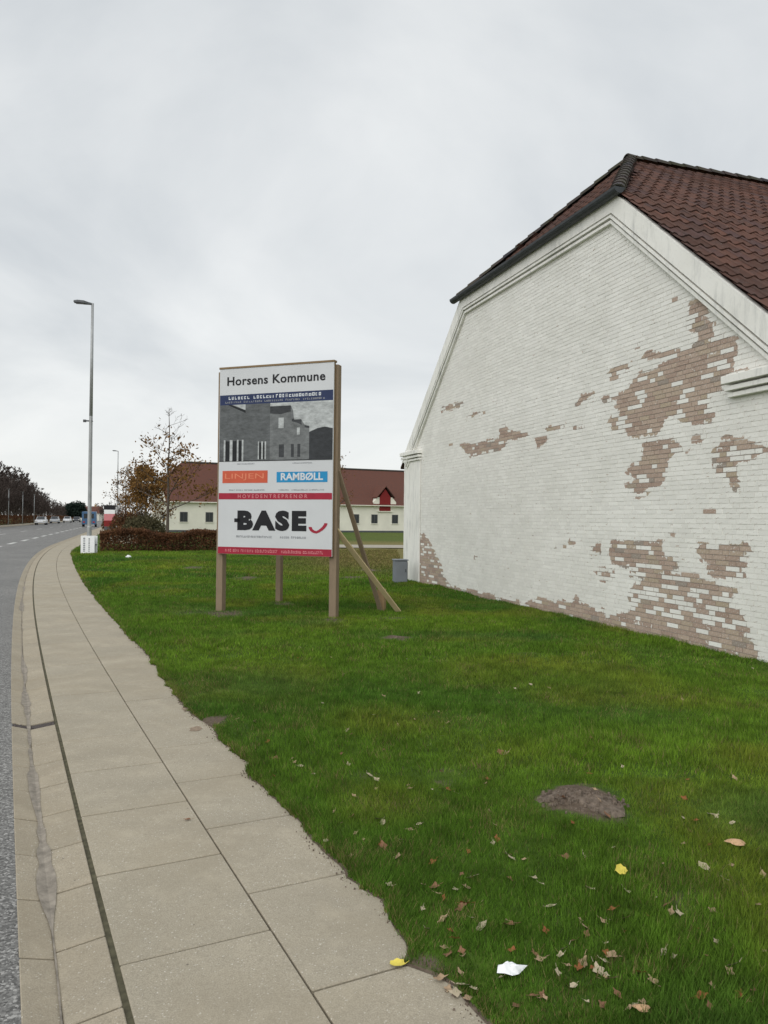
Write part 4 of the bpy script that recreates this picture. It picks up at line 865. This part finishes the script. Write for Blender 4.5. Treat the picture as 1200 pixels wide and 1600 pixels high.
# row of bare trees across the road, with the hedge and lamps in front of it
protos = []
for k in range(4):
    tk, tw, tips = branch_tree(40+k, 8.6, 2.9, .14, 4, 5, .08, .8, 4, .030)
    protos.append((tk.mesh('trunk', M['bark'], True), tw.mesh('twigs', M['twig'])))
yy = 92.0; k = 0
while yy < 330:
    s = s_at_y(yy); q = P(s, -17.2+random.uniform(-.8, .8)); a, b = protos[k % 4]
    sc_ = (1.14 if yy < 175 else (1.0-.35*min(1, (yy-175)/60)))*random.uniform(.86, 1.1)
    e = plant('bare_street_tree', (q[0], q[1], 0), a, [('crown', b)], 'leafless dark tree in the dense row along the far side of the road', 'tree', 'bare trees along the far side of the road', random.uniform(0, 6.28), sc_)
    yy += random.uniform(2.4, 3.8) if yy < 200 else random.uniform(4, 6); k += 1
yy = 100.0
while yy < 240:
    q = P(s_at_y(yy), -21.5+random.uniform(-1, 1)); a, b = protos[k % 4]
    plant('bare_street_tree', (q[0], q[1], 0), a, [('crown', b)], 'leafless dark tree standing behind the front row across the road', 'tree', 'second row of bare trees across the road', random.uniform(0, 6.28), random.uniform(.85, 1.1)*(1.1 if yy < 175 else .8)); yy += random.uniform(3, 4.6); k += 1
hp = [P(s_at_y(y), -15.6)[:2] for y in (80, 130, 180, 260, 330)]
hedge('roadside_hedge', hp, 1.2, 1.5, 20000, 'long low reddish hedge under the bare trees across the road', 'hedge', .12)
for px, y_, lab in ((13, 120, 'first'), (35, 134, 'second'), (53, 148, 'third'), (86, 225, 'fourth')):
    p = at(px, 820, y_); e = empty('path_lamp', (p[0], p[1], 0)); m = MB().tube((0, 0, -.2), (0, 0, 5.7), .075, .05, 8); m.obj('pole', M['steel'], e, smooth=True)
    MB().prism([(-.1, -.1, 5.7), (.1, -.1, 5.7), (.1, .1, 5.7), (-.1, .1, 5.7)], [(-.45, -.16, 5.78), (.12, -.16, 5.78), (.12, .16, 5.78), (-.45, .16, 5.78)]).obj('lamp_head', M['steel'], e)
    tag(e, 'short pale lamp post in front of the bare tree row across the road', 'street lamp', 'short lamp posts across the road')
# distant evergreen, far houses
pe = at(119,805,250); e = empty('evergreen_tree', (pe[0], pe[1], 0)); n = 5000; a = rng.random(n)*2*math.pi; el = rng.uniform(-.8, 1, n); r = (.6+.4*rng.random(n))*(1+.25*(vnoise(a*1.6+3, el*3+3, 71)-.5)*2)
link('crown', leaf_quads(np.stack([np.cos(a)*np.sqrt(1-el**2)*r*3.2, np.sin(a)*np.sqrt(1-el**2)*r*3.2, 3.4+el*r*2.8], 1), .28, rng.random(n), 'crown', M['conifer']), e); MB().tube((0, 0, -.2), (0, 0, 4), .25, .1, 7).obj('trunk', M['bark'], e); tag(e, 'round dark evergreen tree at the far end of the road', 'tree')
def house(px, Y, w, d_, eh, rh, label, wallm='chalk', roofm='farroof', rz=0.1):
    p = at(px, 815, Y); e = empty('distant_house', (p[0], p[1], 0), rz); MB().box((-w/2, 0, -.2), (w/2, d_, eh)).obj('wall', M[wallm], e)
    m = MB(); q = [(-w/2-.3, -.4, eh-.05), (w/2+.3, -.4, eh-.05), (w/2+.3, d_+.4, eh-.05), (-w/2-.3, d_+.4, eh-.05), (-w/2-.3, d_/2, eh+rh), (w/2+.3, d_/2, eh+rh)]; m.v = q; m.f = [(0, 1, 5, 4), (2, 3, 4, 5), (0, 4, 3), (1, 2, 5), (3, 2, 1, 0)]; m.mi = [0]*5; rf = m.obj('roof', M[roofm], e)
    MB().box((w*.2, d_/2-.3, eh+rh-.6), (w*.2+.6, d_/2+.3, eh+rh+.7)).obj('chimney', M['stake'], rf)
    for k in range(3): x = -w/2+w*(k+.5)/3; wn = MB().box((x-.5, -.04, .9), (x+.5, .02, 2.1)).obj('window', M['frame'], e); MB().box((x-.43, -.05, .97), (x+.43, -.041, 2.03)).obj('pane', M['glass'], wn)
    return tag(e, label, 'house')
house(104, 300, 9, 7, 2.6, 2.6, 'small far house with grey roof beside the round evergreen', 'palegrey', 'lampgrey'); house(136, 270, 8, 7, 2.7, 2.4, 'small far house with red roof behind the tall street lamp', 'chalk', 'farroof')
protos2 = protos[0]
for k, (px, Y, sc_) in enumerate(((94, 340, .9), (108, 360, .85), (130, 350, .9), (140, 330, .8), (150, 300, .75), (160, 260, .7), (172, 230, .7), (186, 200, .75), (152, 380, .9), (120, 400, .9))):
    p = at(px, 812, Y); a, b = protos[k % 4]; plant('bare_street_tree', (p[0], p[1], 0), a, [('crown', b)], 'leafless tree among the far trees where the road ends', 'tree', 'far bare trees at the end of the road', k*1.3, sc_)

# advertising pylon
pp = at(171,822,92); e = empty('advertising_pylon', (pp[0], pp[1], 0), R_(10)); tag(e, 'upright roadside pylon with black top and pink and white panels', 'sign')
for nm, z0, z1, mt, w_ in (('base', -.1, .45, 'lampgrey', .58), ('lower_panel', .45, 1.15, 'doorred', .62), ('middle_panel', 1.155, 1.95, 'pink', .62), ('upper_panel', 1.955, 2.45, 'paper', .62), ('top_panel', 2.455, 3.0, 'black', .66)): MB().box((-w_, -.12, z0), (w_, .12, z1)).obj(nm, M[mt], e, bevel=.01)

# ================================================================== FAR BARN
fL, fR = at(263,815,84.0), at(640,815,97.0); fu = fR-fL; fu[2] = 0; FL = np.linalg.norm(fu); fu /= FL; FANG = math.atan2(fu[1], fu[0]); FLEN = FL+16
fb = empty('far_barn', (fL[0], fL[1], 0), FANG); tag(fb, 'long low white barn with red tiled roof and small dark windows, behind the trees', 'building')
fe, fr, fd = 3.45, 8.1, 11.0
MB().box((0, 0, -.3), (FLEN, fd, fe)).obj('wall', M['chalk'], fb)
MB().box((-.04, -.03, -.3), (FLEN, -.002, .25)).obj('plinth', M['lampgrey'], fb)
m = MB(); o_ = .35; hx = 2.4; zz0 = fe-.1
m.v = [(-o_, -o_, zz0), (FLEN, -o_, zz0), (FLEN, fd+o_, zz0), (-o_, fd+o_, zz0), (hx, fd/2, fr), (FLEN, fd/2, fr), (-o_, fd*.24, zz0+2.2), (-o_, fd*.76, zz0+2.2)]
m.f = [(0, 1, 5, 4, 6), (2, 3, 7, 4, 5), (6, 4, 7), (0, 6, 7, 3), (1, 2, 5), (0, 3, 2, 1)]; m.mi = [0, 0, 0, 1, 1, 1]
frf = m.obj('roof', [M['farroof'], M['chalk']], fb)
MB().tube((hx, fd/2, fr), (FLEN, fd/2, fr), .14, .14, 8).obj('ridge', M['cap'], frf)
MB().tube((-.2, -.45, fe-.12), (FLEN, -.45, fe-.12), .06, .06, 6).obj('gutter', M['chalk'], fb)
def f_u(px):                                                     # distance along the far wall for a pixel column
    d_ = ray(px, 808); n_ = np.array([-fu[1], fu[0], 0]); t = ((fL-CO)@n_)/(d_@n_); return float((CO+d_*t-fL)@fu)
for px in (287,327,366,405,444,482,520,556,585,617,648,679):
    x = f_u(px); wn = MB().box((x-.42, -.05, 1.15), (x+.42, .02, 2.25)).obj('window', M['frame'], fb)
    for a in (0, 1): MB().box((x-.36+a*.38, -.06, 1.21), (x-.02+a*.38, -.051, 2.19)).obj('pane', M['glass'], wn)
    MB().box((x-.48, -.09, 1.07), (x+.48, .0, 1.145)).obj('sill', M['chalk'], wn)
x = f_u(601); dm = MB()
dm.prism([(x-1.55, -.06, fe-.4), (x+1.55, -.06, fe-.4), (x+1.55, -.06, fe+.35), (x+1.0, -.06, fe+.95), (x-1.0, -.06, fe+.95), (x-1.55, -.06, fe+.35)], [(x-1.55, 1.8, fe-.4), (x+1.55, 1.8, fe-.4), (x+1.55, 1.8, fe+.35), (x+1.0, 1.8, fe+.95), (x-1.0, 1.8, fe+.95), (x-1.55, 1.8, fe+.35)]); dmo = dm.obj('dormer', M['chalk'], fb)
MB().prism([(x-.75, -.12, fe-.75), (x+.75, -.12, fe-.75), (x+.75, -.12, fe+.95), (x, -.12, fe+2.0), (x-.75, -.12, fe+.95)], [(x-.75, .3, fe-.75), (x+.75, .3, fe-.75), (x+.75, .3, fe+.95), (x, 2.0, fe+2.0), (x-.75, .3, fe+.95)]).obj('hatch', M['doorred'], dmo)
for sgn in (-1, 1): MB().prism([(x, -.35, fe+2.25), (x+sgn*1.25, -.35, fe+.85), (x+sgn*1.25, 2.6, fe+.85), (x, 3.2, fe+2.25)], [(x, -.35, fe+2.37), (x+sgn*1.25, -.35, fe+.97), (x+sgn*1.25, 2.6, fe+.97), (x, 3.2, fe+2.37)]).obj('dormer_roof', M['farroof'], dmo)
MB().box((x-1.0, -.2, fe-.86), (x+1.0, .0, fe-.76)).obj('hatch_sill', M['chalk'], dmo)
MB().box((-.05, 2.2, .0), (.0, 3.3, 2.2)).obj('door', M['frame'], fb)

# ================================================================== VEHICLES far along the road
def car(name, s, off, colr, label, rev, kind='car'):
    q = P(s, off); x1, y1 = P(s+2, off)[:2]; ang = math.atan2(y1-q[1], x1-q[0])+(math.pi if rev else 0); e = empty(name, (q[0], q[1], .006), ang)
    if kind == 'car': low = [(-2.15, .35), (-2.15, .78), (-1.95, .92), (.95, .92), (1.95, .78), (2.15, .58), (2.15, .32)]; top = [(-1.9, .92), (-1.55, 1.42), (.1, 1.46), (1.0, .93)]; W2 = .88
    else: low = [(-2.6, .4), (-2.6, 2.3), (1.3, 2.35), (1.9, 1.5), (2.5, 1.2), (2.55, .4)]; top = None; W2 = .98
    MB().prism([(a, -W2, b) for a, b in low], [(a, W2, b) for a, b in low]).obj('body', M[colr], e, bevel=.05)
    if top:
        MB().prism([(a, -.76 if b < 1 else -.66, b) for a, b in top], [(a, .76 if b < 1 else .66, b) for a, b in top]).obj('cabin', M[colr], e, bevel=.03)
        MB().poly([(.93, -.66, .97), (.93, .66, .97), (.16, .58, 1.42), (.16, -.58, 1.42)]).obj('windscreen', M['glass'], e, recalc=False).location = (.03, 0, .02)
        MB().poly([(-1.86, .66, .97), (-1.86, -.66, .97), (-1.6, -.58, 1.36), (-1.6, .58, 1.36)]).obj('rear_window', M['glass'], e, recalc=False).location = (-.03, 0, .02)
        for sgn in (-1, 1): MB().poly([(-1.5, sgn*.765, 1.0), (.7, sgn*.765, 1.0), (.1, sgn*.70, 1.38), (-1.35, sgn*.70, 1.38)]).obj('side_window', M['glass'], e, recalc=False)
    else:
        MB().poly([(1.93, -.8, 1.55), (1.93, .8, 1.55), (1.4, .75, 2.25), (1.4, -.75, 2.25)]).obj('windscreen', M['glass'], e, recalc=False).location = (.06, 0, .02); MB().poly([(-2.62, .7, 1.3), (-2.62, -.7, 1.3), (-2.62, -.7, 2.0), (-2.62, .7, 2.0)]).obj('rear_window', M['glass'], e, recalc=False)
    for a in (-1.35, 1.35):
        for sgn in (-1, 1):
            w_ = MB().tube((a, sgn*(W2-.2), .32), (a, sgn*(W2+.01), .32), .32, .32, 14).obj('wheel', M['rubber'], e); MB().tube((a, sgn*(W2+.005), .32), (a, sgn*(W2+.02), .32), .19, .19, 10).obj('rim', M['steel'], w_)
    fx = low[-2][0] if kind == 'car' else 2.52
    for sgn in (-1, 1):
        MB().box((fx-.12, sgn*.66-.17, .58), (fx+.03, sgn*.66+.17, .74)).obj('headlight', M['lamplens'], e); MB().box((low[0][0]-.03, sgn*.68-.14, .66), (low[0][0]+.1, sgn*.68+.14, .86)).obj('tail_light', M['taillight'], e)
    return tag(e, label, 'car' if kind == 'car' else 'van')
def s_for(px, Y): p = at(px, 815, Y); s = s_at_y(Y); return s, float(p[0]-P(s, 0)[0])*.95
for px, Y, c, lab, rev in ((68, 140, 'carwhite', 'white car coming along the road, passing the bare tree row', True), (86, 168, 'carsilver', 'silver car following behind the first white car', True), (107, 190, 'carwhite', 'white car near the round evergreen, headlights towards us', True), (121, 205, 'cardark', 'dark car furthest along the road by the evergreen', True)):
    s, o = s_for(px, Y); car('car', s, min(-3.5, max(o, -11.3)), c, lab, rev)
s, o = s_for(150, 118); car('van', s, -1.9, 'vanblue', 'blue van on the road just behind the tall street lamp', False, 'van')

# ================================================================== LITTER AND FALLEN LEAVES
def leaf_mesh(seed, mat, Ln=.075, wd=.045, lobed=True):
    r5 = random.Random(seed); m = MB(); n = 14; ring = []
    for k in range(n):
        t = 2*math.pi*k/n; rad = (.78+.22*math.cos(4*t+1) if lobed else 1.0)*r5.uniform(.85, 1.1); ring.append((Ln/2*rad*math.cos(t), wd/2*rad*math.sin(t)*(1.15 if math.cos(t) < .3 else .8)))
    cu_, tw_ = r5.uniform(4, 11), r5.uniform(-9, 9)
    zf = lambda x, y: cu_*(y*y)*1.6+.5*cu_*x*x*r5.uniform(.5, 1)+tw_*x*y
    m.v = [(0, 0, 0)]+[(x*.5, y*.5, zf(x*.5, y*.5)) for x, y in ring]+[(x, y, zf(x, y)) for x, y in ring]
    for k in range(n):
        j = (k+1) % n; m.f.append((0, 1+k, 1+j)); m.f.append((1+k, 1+n+k, 1+n+j, 1+j)); m.mi += [0, 0]
    m.tube((-Ln/2, 0, zf(-Ln/2, 0)), (-Ln*.75, r5.uniform(-.01, .01), .012), .0016, .001, 3, caps=False)
    return m.mesh('fallen_leaf', M[mat], True)
LM = {c: [leaf_mesh(100+17*k+len(c), c, random.uniform(.06, .085), random.uniform(.032, .05), c != 'cream' or k > 0) for k in range(4)] for c in ('tan', 'brown', 'cream', 'rust')}
LAB = dict(tan='curled tan dead leaf', brown='dark brown dead leaf', cream='pale dried leaf', rust='rust-red dead leaf')
ZONES = [((908,1262), .62, 'beside the bare molehill'), ((796,1530), .30, 'near the white paper tissue'), ((970,1376), .28, 'near the yellow leaf'), ((1150,1324), .4, 'near the large cupped tan leaf'), ((930,1520), .32, 'in the leaf cluster near the lower cupped leaf')]
ZONES = [(gp(*p), r, t) for p, r, t in ZONES]
def where(p, small):
    for c, r, t in ZONES:
        if np.hypot(*(p-c)[:2]) < r: return t
    if p[0]-float(edge_x(p[1])) < .45: return 'in the grass along the paving edge'
    if (p-B0)@bn > -1.6: return 'in the grass close to the barn wall'
    if p[1] > 10: return 'on the lawn around the construction board'
    if p[1] > 6: return 'in the open grass between board and molehill'
    return 'in the open grass, smaller than the palm' if False else 'in the open grass of the lawn'
def drop(px, py, c, sc_=1.0, me=None, label=None, group=None, lift=.014, name='fallen_leaf', cat='leaf', tilt=.6):
    p = gp(px, py, .02); o = link(name, me or random.choice(LM[c])); z = (lawn_h(p[0], p[1]) if p[0] > float(edge_x(p[1])) else 0.0)+lift
    o.location = (p[0], p[1], z); o.rotation_euler = (random.uniform(-tilt, tilt), random.uniform(-tilt, tilt), random.uniform(0, 6.28)); o.scale = (sc_, sc_, sc_)
    w_ = where(p, sc_ < .6); tag(o, label or LAB[c]+' '+w_, cat, group or (None if label else '%s fallen leaves %s' % (c, w_))); return o
pts = [(460,1192,'tan'),(470,1198,'cream'),(575,1215,'cream'),(590,1222,'cream'),(655,1082,'cream'),(668,1075,'brown'),(505,1100,'cream'),(740,1072,'tan'),(640,1235,'tan'),(690,1235,'tan'),(760,1222,'rust'),(758,1228,'tan'),(822,1228,'cream'),(783,1180,'brown'),(790,1182,'tan'),(548,1280,'brown'),(590,1285,'cream'),(600,1292,'cream'),(642,1305,'tan'),(650,1300,'tan'),(795,1340,'tan'),(798,1345,'cream'),(730,1378,'cream'),(742,1374,'cream'),(730,1395,'tan'),(660,1390,'tan'),(680,1395,'brown'),(725,1425,'rust'),(662,1425,'cream'),(720,1430,'brown'),(792,1455,'brown'),(915,1455,'tan'),(1112,1425,'tan'),(1185,1412,'tan'),(975,1442,'tan'),(880,1490,'cream'),(870,1530,'cream'),(910,1513,'tan'),(935,1525,'cream'),(945,1510,'cream'),(955,1500,'tan'),(955,1540,'tan'),(905,1520,'rust'),(835,1500,'brown'),(842,1508,'tan'),(940,1585,'brown'),(965,1565,'brown'),(1140,1520,'cream'),(1138,1530,'tan'),(1095,1570,'rust'),(1070,1252,'rust'),(1112,1275,'cream'),(1120,1278,'cream'),(1150,1222,'tan'),(1135,1375,'cream'),(1100,1355,'cream'),(1060,1432,'cream'),(1040,1420,'brown'),(1048,1430,'tan'),(950,1283,'brown'),(940,1270,'tan'),(912,1345,'cream'),(925,1395,'cream'),(980,1400,'cream'),(1190,1365,'tan'),(600,1090,'tan'),(585,1120,'cream'),(540,1145,'cream'),(700,1130,'tan'),(720,1100,'cream'),(830,1070,'cream'),(860,1075,'tan'),(480,1010,'cream'),(520,1030,'tan'),(430,1065,'tan'),(400,1130,'tan'),(420,1160,'rust'),(430,1185,'brown'),(620,1345,'tan'),(600,1330,'brown'),(885,1345,'brown'),(690,1445,'tan'),(755,1460,'cream'),(700,1500,'brown'),(690,1525,'tan'),(722,1540,'cream'),(712,1548,'cream'),(730,1556,'tan'),(860,1420,'cream'),(880,1265,'brown'),(930,1255,'tan'),(1020,1545,'tan'),(1035,1500,'cream'),(1170,1580,'brown')]
for px, py, c in pts: drop(px+random.uniform(-2, 2), py, c, random.uniform(.6, 1.0))
k = 0
while k < 180:                                                         # the thin scatter between them
    py = 900+690*random.random()**.75; px = random.uniform(120, 1195); p = gp(px, py); s_ = (p-B0)@bn
    if p[0] < float(edge_x(p[1]))+.05 or s_ > -.2: continue
    dens = .35+.65*math.exp(-((px-(py*.75-330))/330)**2)
    if random.random() > dens: continue
    drop(px, py, random.choice(('tan', 'tan', 'cream', 'cream', 'brown', 'rust')), random.uniform(.35, .75)); k += 1
LMY = leaf_mesh(301, 'yellow', .06, .042, False)
drop(970,1376,'tan', 1.1, LMY, 'bright yellow leaf standing out alone in the grass', tilt=.3, lift=.035).rotation_euler = (.75, .1, .4); drop(621,1502,'tan', 1.0, LMY, 'yellow leaf lying at the paving slab corner by the soil edge', lift=.01, tilt=.15)
for px, py, lab in ((293,1276,'small dark leaf lying on the middle of a paving slab'), (700,1539,'small tan leaf on the paving edge beside the grass'), (318,1066,'tiny pale twig leaf where the soil spills over the paving')): drop(px, py, 'brown' if 'dark' in lab else 'tan', .7, None, lab, lift=.006, tilt=.05)
def cap_leaf(name, mat, label, px, py, sc_):                            # big cupped leaves lying face down
    m = MB(); n = 16
    for i in range(5):
        f = i/4
        for k in range(n): t = 2*math.pi*k/n; rr = f*(.062+.010*math.sin(3*t)+.006*math.sin(5*t+1)); m.v.append((rr*1.35*math.cos(t), rr*math.sin(t), .030*(1-f**2.2)+.004*math.sin(4*t)*f))
    for i in range(4):
        for k in range(n): j = (k+1) % n; m.f.append((i*n+k, (i+1)*n+k, (i+1)*n+j, i*n+j)); m.mi.append(0)
    me = m.mesh(name, M[mat], True); o = drop(px, py, 'tan', sc_, me, label, lift=.018, tilt=.12); o.rotation_euler[2] = .1; return o
cap_leaf('fallen_leaf', 'ochre', 'large cupped orange-tan leaf lying face down in the grass', 1150, 1324, .62); cap_leaf('fallen_leaf', 'ochre', 'large cupped pinkish-tan leaf near the pale leaf cluster', 1003, 1592, .33)
m = MB(); n = 12; r6 = random.Random(5)                                 # crumpled tissue
for i in range(4):
    for k in range(n): t = 2*math.pi*k/n; rr = i/3*(.055+r6.uniform(-.012, .012)); m.v.append((rr*1.25*math.cos(t), rr*.75*math.sin(t), .026*(1-(i/3)**2)+r6.uniform(-.007, .009)))
for i in range(3):
    for k in range(n): j = (k+1) % n; m.f.append((i*n+k, (i+1)*n+k, (i+1)*n+j, i*n+j)); m.mi.append(0)
o = drop(796, 1530, 'tan', .85, m.mesh('paper_tissue', M['paper'], False), 'crumpled white paper tissue lying in the grass', lift=.02, name='paper_tissue', cat='litter', tilt=.08); o.rotation_euler[2] = .15
drop(201,872,'tan', 3.2, o.data, 'scrap of white paper far across the lawn before the hedge', lift=.04, name='paper_scrap', cat='litter', tilt=.08)
m = MB(); R7 = random.Random(9)
for _ in range(1100):
    y = 1.6+9*R7.random()**1.6; d_ = R7.gauss(0, .03)
    if float(vnoise(y*2.3, 2, 8)) < .38 and R7.random() < .75: continue
    x = float(edge_x(y))-abs(d_)*.9+.015; sz = .0015+.005*R7.random()**2.5; z = .003
    q = [(x+sz*R7.uniform(.6, 1.3)*math.cos(a), y+sz*R7.uniform(.6, 1.3)*math.sin(a)) for a in (0, 1.3, 2.5, 3.8, 5.1)]
    m.prism([(a, b, z-.003) for a, b in q], [(x+(a-x)*.6, y+(b-y)*.6, z+sz*.8) for a, b in q])
tag(m.obj('soil_crumbs', M['soil'], recalc=False), 'brown soil crumbs spilled along the edge of the paving', 'soil', kind='stuff')
# soil of the molehills: crumbs on the mounds
def mole(px, py, w, h, n, label):
    p = gp(px, py); e = empty('molehill', (p[0], p[1], lawn_h(p[0], p[1])-.058)); m = MB(); k_ = 22; R6 = random.Random(px)
    for i in range(7):
        f = i/6
        for k in range(k_): t = 2*math.pi*k/k_; rr = f*w*(1+.13*math.sin(2*t+px)+.09*math.sin(5*t)+R6.uniform(-.03, .03)); m.v.append((rr*1.12*math.cos(t), rr*.92*math.sin(t), max(-.03, h*(1-f**1.7)+R6.uniform(-.006, .008)-.012*f)))
    for i in range(6):
        for k in range(k_): j = (k+1) % k_; m.f.append((i*k_+k, (i+1)*k_+k, (i+1)*k_+j, i*k_+j)); m.mi.append(0)
    m.obj('mound', M['soil'], e, smooth=False, recalc=False); c = MB()
    for _ in range(n):
        t = R6.uniform(0, 6.28); rr = w*R6.random()**.6*1.1; sz = R6.uniform(.005, .016); x, y = rr*1.1*math.cos(t), rr*.9*math.sin(t); z = h*(1-(min(rr/w, 1))**1.7)
        pts_ = [(x+sz*R6.uniform(.6, 1.2)*math.cos(a), y+sz*R6.uniform(.6, 1.2)*math.sin(a)) for a in (0, 1.3, 2.5, 3.8, 5.1)]
        c.prism([(a, b, z-sz*.5) for a, b in pts_], [(x+(a-x)*.6, y+(b-y)*.6, z+sz*R6.uniform(.6, 1.1)) for a, b in pts_])
    tag(c.obj('crumbs', M['soil'], e, recalc=False), kind='stuff'); return tag(e, label, 'molehill')
mole(908,1266,.22,.055,170,'bare grey-brown molehill in the lawn beside fallen leaves'); mole(620,1000,.20,.05,50,'small dark molehill in the grass in front of the board'); mole(575,893,.32,.08,40,'dark clod of earth behind the sign brace near the dry grass')
